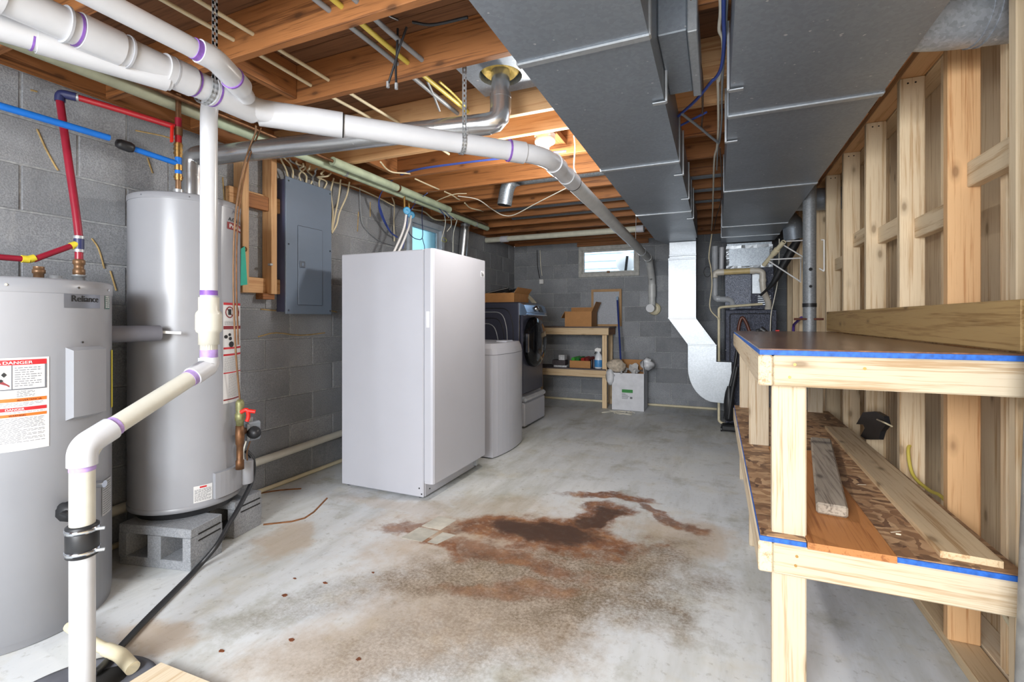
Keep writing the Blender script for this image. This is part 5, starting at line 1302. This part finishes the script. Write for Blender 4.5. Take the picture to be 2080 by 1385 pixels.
part('motor', MB().lathe((.115, 5.38, .20), [(.02, -.1), (.045, -.08), (.05, .1), (.035, .2), (.015, .26)], 14), M['black'], t)
part('floor_head', MB().box(.04, .22, 5.29, 5.41, .012, .075, .015), M['black'], t)
part('wheel', MB().cyl((.035, 5.32, .025), (.05, 5.32, .025), .025, n=14), M['black'], t)
t = thing('cordless_drill', 'black power tool lying at the far end of the worktop', 'tool', (.42, 3.78, bz + .02))
part('body', MB().tube([at(1545, 668, Y=3.80), at(1566, 681, Y=3.78)], [.022, .012], 12), M['black'], t)
part('head', MB().lathe(at(1541, 673, Y=3.80), [(.012, -.014), (.02, -.01), (.02, .014), (.012, .02)], 14, (.3, -1, 0)), M['black'], t)
part('switch', MB().box(.375, .40, 3.765, 3.775, 1.067, 1.074, .002), M['red_handle'], t)

# ------------------------------------------------------------------ shelf table at the back
sx0, sx1, sy0, sy1 = -2.38, -1.27, 6.06, 6.50
t = thing('storage_table', 'wooden two-tier table against the back block wall', 'table', (-1.68, 6.28, 0))
part('top_rail', MB().box(sx0, sx1, sy0, sy0 + .038, .945, 1.034, .003), W('pine', 'x'), t)
part('top_side_rail', MB().box(sx1 - .038, sx1, sy0 + .039, sy1, .945, 1.034, .003), W('old', 'y'), t)
part('top', MB().box(sx0, sx1 + .01, sy0 - .004, sy1 + .02, 1.0345, 1.052), plain('dark_tabletop', srgb(92, 76, 66), .5), t)
part('shelf_rail', MB().box(sx0, sx1 + .0, sy0, sy0 + .038, .40, .489, .003), W('pine', 'x'), t)
part('shelf', MB().box(sx0, sx1 - .04, sy0 + .001, sy1, .4895, .505), plain('dark_shelf', srgb(78, 70, 74), .6), t)
for (x, y) in ((sx1 - .09, sy0 + .0385), (sx1 - .09, sy1 - .04), (sx0 + .01, sy0 + .0385), (sx0 + .01, sy1 - .04)): part('leg', MB().box(x, x + .06, y, y + .038, 0, 1.034, .003), W('pine', 'z'), t)
open_box('cardboard_box', 'open brown cardboard box standing on the back table', -1.86, -1.50, 6.10, 6.40, 1.0525, 1.25, [('x1', 25, .14), ('y1', 10, .06), ('x0', 150, .1)])
t = thing('furnace_filter', 'square grey furnace filter with cardboard edge leaning on back wall', 'filter', (-1.40, 6.50, 1.053))
part('media', MB().box(-1.57, -1.215, 6.505, 6.52, 1.075, 1.53), M['filter'], t)
fm = MB()
for (a, b, c, d) in ((-1.60, -1.185, 1.053, 1.08), (-1.60, -1.185, 1.525, 1.56), (-1.60, -1.57, 1.08, 1.525), (-1.215, -1.185, 1.08, 1.525)): fm.box(a, b, 6.495, 6.53, c, d)
part('frame', fm, plain('filter_card_edge', srgb(176, 142, 104), .8), t)
t = thing('mop', 'navy-handled mop leaning beside the back table', 'mop', (-1.2, 6.1, .0))
pa, pb, pc_ = at(1254, 610, Y=6.40), at(1261, 735, Y=6.1), at(1263, 800, Y=6.0)
pc_ = lerp(pa, pb, 1.55)
part('handle', MB().cyl(pa, pb, .012, n=12), M['blue_pole'], t)
part('handle_tip', MB().cyl(pa + (pa - pb) * .06, pa, .0125, n=12), plain('light_blue_grip', srgb(150, 178, 206), .5), t)
part('lower_pole', MB().cyl(pb, lerp(pa, pb, 1.18), .014, n=12), M['steel'], t)
t.location.z = 0
def lump(mb, c, rx, ry, rz, amp=.25, n=14, m_=9, seed=1):
    rnd = random.Random(seed); rows = []
    for i in range(m_ + 1):
        th = math.pi * i / m_; row = []
        for k in range(n):
            a = 2 * math.pi * k / n; j = 1 + rnd.uniform(-amp, amp) * math.sin(th)
            row.append(Vector((c[0] + rx * math.sin(th) * math.cos(a) * j, c[1] + ry * math.sin(th) * math.sin(a) * j, c[2] + rz * math.cos(th) * (1 + rnd.uniform(-amp, amp) * .3))))
        rows.append(row)
    return mb.grid(rows, True, True)
# carton of rubbish
t = open_box('carton', 'white carton with green printed band overflowing with papers', -1.225, -.83, 6.06, 6.40, .003, .47, [('y1', 5, .10), ('x1', -8, .16)], plain('white_card', srgb(214, 216, 222), .7))
lb2 = part('printed_band', MB().box(-1.10, -.965, 6.058, 6.0595, .225, .265), plain('green_band', srgb(52, 136, 62), .6), t)
mb = MB()
for k in range(5): mb.box(-1.10, -1.10 + random.uniform(.04, .1), 6.058, 6.0595, .205 - k * .014, .21 - k * .014)
mb.box(-1.0, -.97, 6.058, 6.0595, .15, .175)
part('fine_print', mb, M['ink_grey'], t)
part('inner_card', MB().box(-1.18, -.86, 6.36, 6.366, .40, .62), M['card'], t)
for k, (x, y, z, a, b) in enumerate(((-1.10, 6.16, .49, .3, .2), (-1.0, 6.14, .50, -.4, .3), (-.92, 6.18, .49, .2, -.5), (-.98, 6.22, .53, -.2, .8))):
    rows = [[Vector((x + .11 * (i / 4 - .5), y + .1 * (j / 4 - .5), z + a * .1 * (i / 4 - .5) + b * .1 * (j / 4 - .5) + .02 * math.sin(i * 1.4 + j))) for i in range(5)] for j in range(5)]
    solo('crumpled_paper', MB().grid(rows).grid([[p + Vector((0, 0, -.002)) for p in r_] for r_ in rows]), M['paper'], ['leftmost crumpled white paper in the carton beside the beige cloth', 'front crumpled white paper folded over the carton rim', 'rightmost crumpled white paper in carton near the clear bag', 'rear crumpled white paper standing up behind others in carton'][k], 'paper', 'papers in the carton')
solo('plastic_bag', lump(MB(), (-.81, 6.22, .58), .07, .06, .08, .5, seed=4), M['bag'], 'clear crumpled plastic bag hanging over right side of carton', 'bag')
solo('mop_cloth', lump(MB(), (-1.17, 6.08, .56), .12, .07, .085, .25, 16, 9, 9), plain('beige_cloth', srgb(184, 172, 156), .85, vary=.3, scale=30), 'crumpled beige cloth bundle heaped on the carton corner', 'cloth')
solo('plastic_bag', lump(MB(), (-1.245, 6.06, .42), .05, .05, .11, .35, seed=5), M['bag'], 'clear plastic bag between table leg and the white carton', 'bag')
cr = [Vector((-1.16 + .13 * math.cos(a) * (1 + .25 * math.sin(a * 2.3)) + .008 * a, 5.86 + .09 * math.sin(a * 1.5) , .006 + .004 * (1 + math.sin(a * 3)))) for a in [k * .45 for k in range(42)]]
cable('white cord coiled loosely on the floor in front of carton', cr, .005, M['white_cable'], 3, 'coiled_cord', 'cord')
# things on the lower tier
t = thing('spray_bottle', 'white spray bottle with blue label on the lower tier of back table', 'bottle', (-1.42, 6.16, .505)); sp = (-1.42, 6.16)
part('bottle', MB().lathe((*sp, .506), [(.045, 0), (.052, .01), (.052, .12), (.042, .17), (.018, .20), (.016, .22)], 20), M['spray'], t)
part('label', MB().lathe((*sp, .506), [(.053, .02), (.0535, .022), (.0535, .11), (.053, .112)], 20), M['spray_blue'], t)
part('trigger_head', MB().prism([(sp[0] - .045, sp[1] - .012, .726), (sp[0] + .03, sp[1] - .012, .726), (sp[0] + .035, sp[1] - .012, .765), (sp[0] - .02, sp[1] - .012, .775), (sp[0] - .05, sp[1] - .012, .755)], (0, .024, 0)), M['white_plain'], t)
part('trigger', MB().beam((sp[0] - .035, sp[1], .73), (sp[0] - .05, sp[1], .69), .012, .01), M['ink'], t)
t = open_box('cardboard_tray', 'short cardboard tray on lower tier holding coloured tubes', -1.80, -1.52, 6.12, 6.34, .506, .60, [])
for k, (x, c, lab) in enumerate(((-1.76, (70, 160, 60), 'green'), (-1.70, (40, 110, 50), 'dark green'), (-1.63, (150, 40, 36), 'red'), (-1.57, (110, 36, 34), 'dark red'))):
    solo('tube_pack', MB().cyl((x, 6.14, .615), (x + .04, 6.32, .625), .026, n=12), plain(lab.replace(' ', '_') + '_pack', srgb(*c), .4), '%s tube lying in the cardboard tray' % lab, 'tube')
for k, (x0, x1, z0, z1, c, lab) in enumerate(((-2.02, -1.84, .506, .53, (200, 202, 206), 'flat pale grey box at the left end of lower tier'), (-2.04, -1.86, .531, .60, (70, 62, 66), 'dark printed box stacked on flat pale box on lower tier'), (-1.95, -1.87, .601, .67, (196, 198, 202), 'small pale box topmost of the stack on lower tier'))):
    o = solo('small_box', MB().box(x0, x1, 6.11, 6.24, z0, z1, .002), plain('box_print_%d' % k, srgb(*c), .5, vary=.3, scale=40), lab, 'box')
for k in range(3):
    x = -1.505 + k * .018
    solo('aerosol_can', MB().lathe((x, 6.13 + .05 * k, .506), [(.012, 0), (.013, .004), (.013, .10 + .01 * k), (.006, .115)], 10), plain('can_%d' % k, srgb(40 + 60 * k, 40 + 50 * k, 50 + 50 * k), .35), ['black', 'grey', 'pale'][k] + ' thin canister between cardboard tray and spray bottle', 'can')
# outlet hanging on the back wall
t = thing('hanging_outlet', 'white plug and outlet hanging from a cord on the back wall', 'outlet', at(1099, 575, Y=6.53))
part('box', MB().box(-2.35, -2.29, 6.50, 6.535, 1.545, 1.61, .004), M['white_plain'], t)
oc = at(1100, 572, Y=6.5)
for ch in t.children: ch.location = oc - Vector((-2.32, 6.5175, 1.5775)) 
cable('white cord hanging down the back wall to the outlet', [at(1097, 508, Y=6.53), at(1098, 535, Y=6.53), at(1101, 560, Y=6.52)], .006, M['white_cable'])
cable('black cord hanging beside the white one on back wall', [at(1091, 508, Y=6.53), at(1092, 540, Y=6.53), at(1096, 565, Y=6.52)], .005, M['black'])

# ------------------------------------------------------------------ pipes along the walls
t = pvc_run('wall_pipe', 'white pipe sloping along foot of the left block wall', [(XL + .03, -1.0, .13), (XL + .03, 3.3, .25)], .026, M['pvc_old'])
pvc_run('floor_pipe', 'thin cream pipe along the floor edge of left wall', [(XL + .015, -1.0, .016), (XL + .015, 6.5, .016)], .0145, M['cream'])
pvc_run('floor_pipe', 'thin cream pipe along the floor edge of back wall', [(XL + .05, YB - .016, .016), (.0, YB - .016, .016)], .0145, M['cream'])
t = thing('green_pipe', 'long pale green painted pipe under the joists by left wall', 'pipe', (-2.42, 2.5, 2.16))
part('pipe', MB().cyl((-2.42, 1.62, 2.19), (-2.42, 4.9, 2.19), .027, n=18), M['green'], t)
part('pipe_section', MB().cyl((-2.42, -1.2, 2.19), (-2.42, 1.62, 2.19), .0275, n=18), M['olive'], t, 'darker olive stretch of the pipe')
for y in (2.62, 3.44, 3.9, 4.6): part('clamp', MB().cyl((-2.42, y, 2.19), (-2.42, y + .018, 2.19), .030, n=18), M['steel'], t)
t = thing('green_pipe', 'second green insulated pipe on copper beside the long one', 'pipe', (-2.345, 2.9, 2.17))
part('insulation', MB().cyl((-2.335, 2.42, 2.195), (-2.355, 3.95, 2.20), .029, n=18), M['green'], t)
part('copper_pipe', MB().cyl((-2.335, 1.0, 2.195), (-2.335, 2.42, 2.195), .011, n=12), M['copper_old'], t)
part('clamp', MB().cyl((-2.345, 3.12, 2.197), (-2.345, 3.14, 2.197), .032, n=18), M['copper_old'], t)
part('copper_end', MB().cyl((-2.355, 3.95, 2.20), (-2.365, 4.8, 2.21), .011, n=12), M['copper_old'], t)
t = thing('dryer_vent', 'short upright shiny metal vent pipe behind the freezer', 'pipe', at(940, 560, Y=4.9))
va, vb_ = at(936, 560, Y=4.85), at(946, 448, Y=4.85)
part('pipe', MB().cyl(va, vb_, .052, n=22), M['flue'], t)
part('collar', MB().cyl(lerp(va, vb_, .9), lerp(va, vb_, .94), .056, n=22), M['galv_bright'], t)
part('clamp', MB().cyl(lerp(va, vb_, .98), vb_, .056, n=22), M['galv_bright'], t)
# water valves near the small window
t = thing('shutoff_valves', 'two blue round valve handles on brass stems below green pipes', 'valve', at(835, 470, X=-2.42))
v1, v2 = at(826, 428, X=-2.38), at(835, 437, X=-2.46)
for v in (v1, v2):
    part('stem', MB().cyl(v + Vector((-.02, 0, 0)), v + Vector((-.025, 0, .13)), .010, n=10), M['brass'], t)
    part('hand_wheel', MB().lathe(v, [(.001, .004), (.014, .006), (.020, 0), (.030, .0), (.033, .006), (.030, .012), (.02, .008), (.001, .014)], 16, (.8, -.6, 0)), plain('light_blue_plastic', srgb(66, 156, 206), .4), t)
for k, dx in enumerate((0, 9)):
    cable(['left', 'right'][k] + ' white hose dropping from blue valves behind freezer', [(v1, v2)[k], at(820 + dx, 465, X=-2.42), at(800 + dx, 512, X=-2.42), Vector((-2.44, 3.1, 1.56))], .010, M['white_plain'], name='water_hose', cat='hose')

# ------------------------------------------------------------------ lamp holder
t = thing('lamp_holder', 'white round porcelain lamp holder under a joist by drain elbow', 'lamp', (-.86, 2.84, 2.1))
lx, ly = -.972, 2.77
part('base', MB().lathe((lx, ly, 2.228), [(.001, .035), (.058, .033), (.064, .02), (.062, .006), (.04, -.008), (.026, -.02), (.025, -.06), (.022, -.064)][::-1], 28), M['white_plain'], t)
bm_ = N('lit_bulb'); bm_.b.inputs['Emission Color'].default_value = (1, .95, .85, 1); bm_.b.inputs['Emission Strength'].default_value = 2.0
part('bulb', MB().lathe((lx, ly, 2.166), [(.012, .0), (.014, -.01), (.028, -.04), (.03, -.055), (.02, -.078), (.001, -.086)][::-1], 18), bm_.m, t)
part('mounting_block', MB().box(lx - .05, lx + .05, ly - .05, ly + .05, 2.262, 2.30), M['white_plain'], t)
SC.objects['bulb_light_middle'].location = (lx, ly, 2.02)

# ------------------------------------------------------------------ cables
def along_y(x, z, y0, y1, wob=.006):
    return [Vector((x + random.uniform(-wob, wob), y0 + (y1 - y0) * k / 8, z + random.uniform(-wob, wob))) for k in range(9)]
cable('cream cable threaded through joists, left one above the wye', along_y(-1.85, 2.315, -.5, 2.6), .0085, M['cream_cable'])
cable('cream cable threaded through joists, right one above the wye', along_y(-1.735, 2.315, -.5, 2.9), .0085, M['cream_cable'])
for (x, m_, lab, r) in ((-1.33, 'grey_cable', 'grey cable through joists left of the yellow one', .011), (-1.27, 'yellow_cable', 'yellow cable threaded through the joists', .011), (-1.20, 'grey_cable', 'grey cable through joists right of the yellow one', .011)):
    cable(lab, along_y(x, 2.30, -.5, 2.36 if x < -1.25 else 1.8), r, M[m_])
cable('black cable strung from joist to the left duct', [at(838, 45, Z=2.33), at(880, 50, Z=2.31), at(950, 35, Z=2.30)], .006, M['black'])
cable('black cable looping over a joist near the top', [at(770, 0, Z=2.3), at(785, 28, Z=2.28), at(808, 40, Z=2.31)], .005, M['black'])
for k, pts in enumerate(([(826, 55), (812, 95), (800, 135), (788, 172)], [(808, 58), (806, 110), (804, 140), (805, 175)])):
    o = cable(['left', 'right'][k] + ' black coaxial lead dangling below the joist', [at(p[0], p[1], Y=1.60) for p in pts], .005, M['black'])
    e0 = at(*pts[-1], Y=1.60)
    tp = part('connector', MB().cyl(e0 + Vector((0, 0, .012)), e0 - Vector((0, 0, .012)), .007, n=8), M['steel'], o)
for k, (px, py, qx, qy, lab) in enumerate(((868, 165, 893, 225, 'left'), (893, 166, 944, 215, 'right'))):
    cable('%s pale cable end poking out beyond the second joist' % lab, [at(px, py, Z=2.3), at((px + qx) / 2, (py + qy) / 2 - 2, Z=2.3), at(qx, qy, Z=2.28)], .006, M['yellow_cable'] if k else M['grey_cable'])
# blue data cables
for k in range(3):
    o = .008 * k
    cable('blue data cable along a joist then down the left wall, %s of the bundle' % ['first', 'second', 'third'][k], [at(1150, 306 + k, Z=2.235), at(1040, 318 + k, Z=2.232), at(930, 331 + k, Z=2.232), at(840, 345 + k, Z=2.23), at(795, 366 + k, X=-2.44 - o), at(771, 400, X=-2.58 - o), at(772 + 2 * k, 432, X=-2.66), at(790 + k, 468, X=-2.70), at(806 + k, 482, X=-2.72)], .0042, M['blue_cable'])
cable('blue cable loop hanging in front of small left window', [at(868, 392, Z=2.2), at(845, 412, X=-2.5), at(828, 440, X=-2.55), at(826, 470, X=-2.6), at(818, 505, X=-2.62)], .004, M['blue_cable'])
cable('dark cable loop across the small left window pane', [at(829, 460, X=-2.6), at(832, 475, X=-2.62), at(845, 485, X=-2.62), at(858, 482, X=-2.62), at(857, 440, X=-2.58), at(858, 420, X=-2.5)], .004, M['blue_dark'])
cable('dark cable hanging right of the small window loop', [at(858, 484, X=-2.62), at(862, 500, X=-2.62), at(862, 508, X=-2.62)], .0035, M['blue_dark'])
# white cables rising above the panel
for k in range(9):
    x0 = 585 + k * 9
    top = at(568 + k * 12, 318 + k * 5, X=-2.56)
    cable('cream cable arching from the panel top to the joists, number %s from the left' % ['one', 'two', 'three', 'four', 'five', 'six', 'seven', 'eight', 'nine'][k], [at(x0, 362 + k * 3, X=-2.72), at(x0 - 4 + (k % 3) * 5, 345 + k * 3, X=-2.70), at(x0 - 12 + (k % 4) * 7, 328 + k * 4, X=-2.64), top, at(560 + k * 14, 312 + k * 5, X=-2.56)], .0062, M['cream_cable'] if k % 4 != 2 else M['grey_cable'])
for k, pts in enumerate(([(678, 362), (672, 390), (676, 430), (673, 468)], [(692, 365), (688, 400), (680, 440), (674, 472)], [(710, 370), (704, 398), (690, 430), (684, 455), (674, 474)])):
    cable('cream cable hanging in a loop right of the panel, %s' % ['innermost', 'middle', 'outermost'][k], [at(p[0], p[1], X=-2.70) for p in pts], .0065, M['cream_cable'])
cable('long cream cable running along top of the left wall', [at(674, 369, X=-2.72), at(720, 380, X=-2.72), at(770, 402, X=-2.72), at(800, 418, X=-2.7)], .0065, M['cream_cable'])
cable('grey cord hanging on the block wall right of the panel', [at(731, 380, X=-2.755), at(733, 430, X=-2.765), at(740, 460, X=-2.765), at(770, 488, X=-2.765), at(800, 498, X=-2.765)], .004, M['grey_cable'])
cable('cream cable hanging near blue cables on the left wall', [at(795, 398, X=-2.7), at(801, 415, X=-2.72), at(800, 450, X=-2.75), at(801, 490, X=-2.75)], .006, M['cream_cable'])
cable('cream cable running above the small left window', [at(838, 425, X=-2.68), at(862, 430, X=-2.68), at(885, 446, X=-2.66), at(925, 446, X=-2.6)], .007, M['cream_cable'])
cable('yellow-green ground wire coil beside the small window', [Vector(at(902, 487, X=-2.66)) + Vector((0, .05 * math.cos(a), .022 * math.sin(a))) for a in [k * .5 for k in range(28)]], .003, plain('yellow_green_wire', srgb(186, 188, 70), .5), 3, 'ground_wire', 'wire')
for k, (a, b, c, lab) in enumerate((((895, 420), (905, 450), (896, 490), 'left'), ((912, 425), (917, 455), (908, 470), 'middle'), ((928, 448), (921, 475), (920, 512), 'right'))):
    cable('thin pale cable dangling near the vent pipe, %s of three' % lab, [Vector((-2.42, at(*a, X=-2.42).y, 2.18)), at(*a, X=-2.45), at(*b, X=-2.56), at(*c, X=-2.6)], .0045, M['white_cable'])
for k in range(4):
    cable('tangled blue and white wire at green pipe end, %s strand' % ['upper', 'second', 'third', 'lower'][k], [at(880 + 3 * k, 412 + 2 * k, X=-2.38), at(893 + 4 * k, 425 + k, X=-2.39), at(905 + 7 * k, 440 + 2 * k, X=-2.42)], .0035, M['blue_cable'] if k % 2 == 0 else M['white_cable'])
# romex ends under the far joists
for k, (pts, lab) in enumerate((([(773, 329), (785, 343), (800, 350), (828, 352)], 'nearest'), ([(843, 363), (865, 373), (888, 383)], 'second'), ([(903, 389), (918, 396), (930, 404)], 'third'), ([(944, 412), (955, 422), (975, 427)], 'fourth'))):
    cable('cream cable poking through joists beside green pipes, %s' % lab, [at(p[0], p[1], Z=2.236) for p in pts] + [at(pts[-1][0] + 6, pts[-1][1] + 2, Z=2.27)], .0062, M['cream_cable'])
cable('thin cable sagging from joist to the open round duct', [at(930, 398, Z=2.24), at(970, 405, Z=2.22), at(1000, 425, Z=2.17), at(1022, 437, Z=2.13), at(1045, 436, Z=2.12), at(1085, 415, Z=2.16), at(1150, 382, Z=2.2)], .0045, M['white_cable'])
cable('tan cable end with yellow tip under far joists', [at(880, 411, Z=2.21), at(905, 400, Z=2.22), at(925, 394, Z=2.23), at(948, 393, Z=2.235)], .004, M['cream_cable'])
cable('white cord hanging from the duct edge over the drain elbow', [at(1166, 275, Z=2.2), at(1168, 300, Z=2.15), at(1166, 338, Z=2.1), at(1170, 352, Z=2.07)], .004, M['white_cable'])
# cables between the ducts
def between(pts, r, mat, lab, z=2.19): return cable(lab, [at(p[0], p[1], Z=z) for p in pts], r, mat)
between([(1462, -30), (1464, 20), (1461, 60), (1468, 80), (1468, 120), (1460, 165)], .0065, M['white_cable'], 'white cable hanging between the ducts near the top')
between([(1470, -30), (1470, 40), (1471, 80), (1468, 120), (1462, 145), (1452, 160), (1445, 166), (1415, 202), (1378, 236)], .007, M['blue_cable'], 'blue cable running between the ducts then bending left', 2.18)
between([(1478, -20), (1475, 30), (1473, 80), (1468, 150), (1466, 200), (1466, 240), (1462, 285), (1458, 300), (1456, 345)], .005, M['grey_cable'], 'grey cable running between ducts beside the blue cable')
between([(1403, -20), (1406, 30), (1414, 80), (1424, 140), (1427, 180), (1427, 230), (1426, 262), (1440, 275)], .005, M['brown_cable'], 'brown twin cable hanging along the left of the duct gap')
between([(1458, 160), (1459, 200), (1459, 260), (1456, 300), (1451, 322), (1449, 380), (1447, 440), (1445, 468)], .006, M['white_cable'], 'long white cable running down the duct gap to the back')
between([(1386, 232), (1420, 258), (1440, 275), (1459, 290)], .007, M['grey_cable'], 'grey cable crossing the duct gap diagonally', 2.17)
between([(1380, 256), (1405, 243), (1435, 228)], .006, M['blue_cable'], 'short blue cable crossing between duct and joist')
between([(1462, 300), (1466, 360), (1464, 410), (1455, 440), (1450, 465)], .005, M['brown_cable'], 'brown cable at the right of the far duct gap')
cable('cream cable dropping from duct gap behind furnace pipes', [at(1446, 475, Y=5.5), at(1440, 520, Y=5.5), at(1444, 545, Y=5.5), at(1446, 580, Y=5.5), at(1442, 625, Y=5.5), at(1460, 648, Y=5.5)], .006, M['cream_cable'])
cable('dark cable coil hanging beside the furnace intake pipe', [Vector(at(1437, 552, Y=5.5)) + Vector((.035 * math.cos(a), 0, .055 * math.sin(a))) for a in [k * .5 for k in range(26)]], .004, M['black'], 3, 'cable_coil', 'cable')
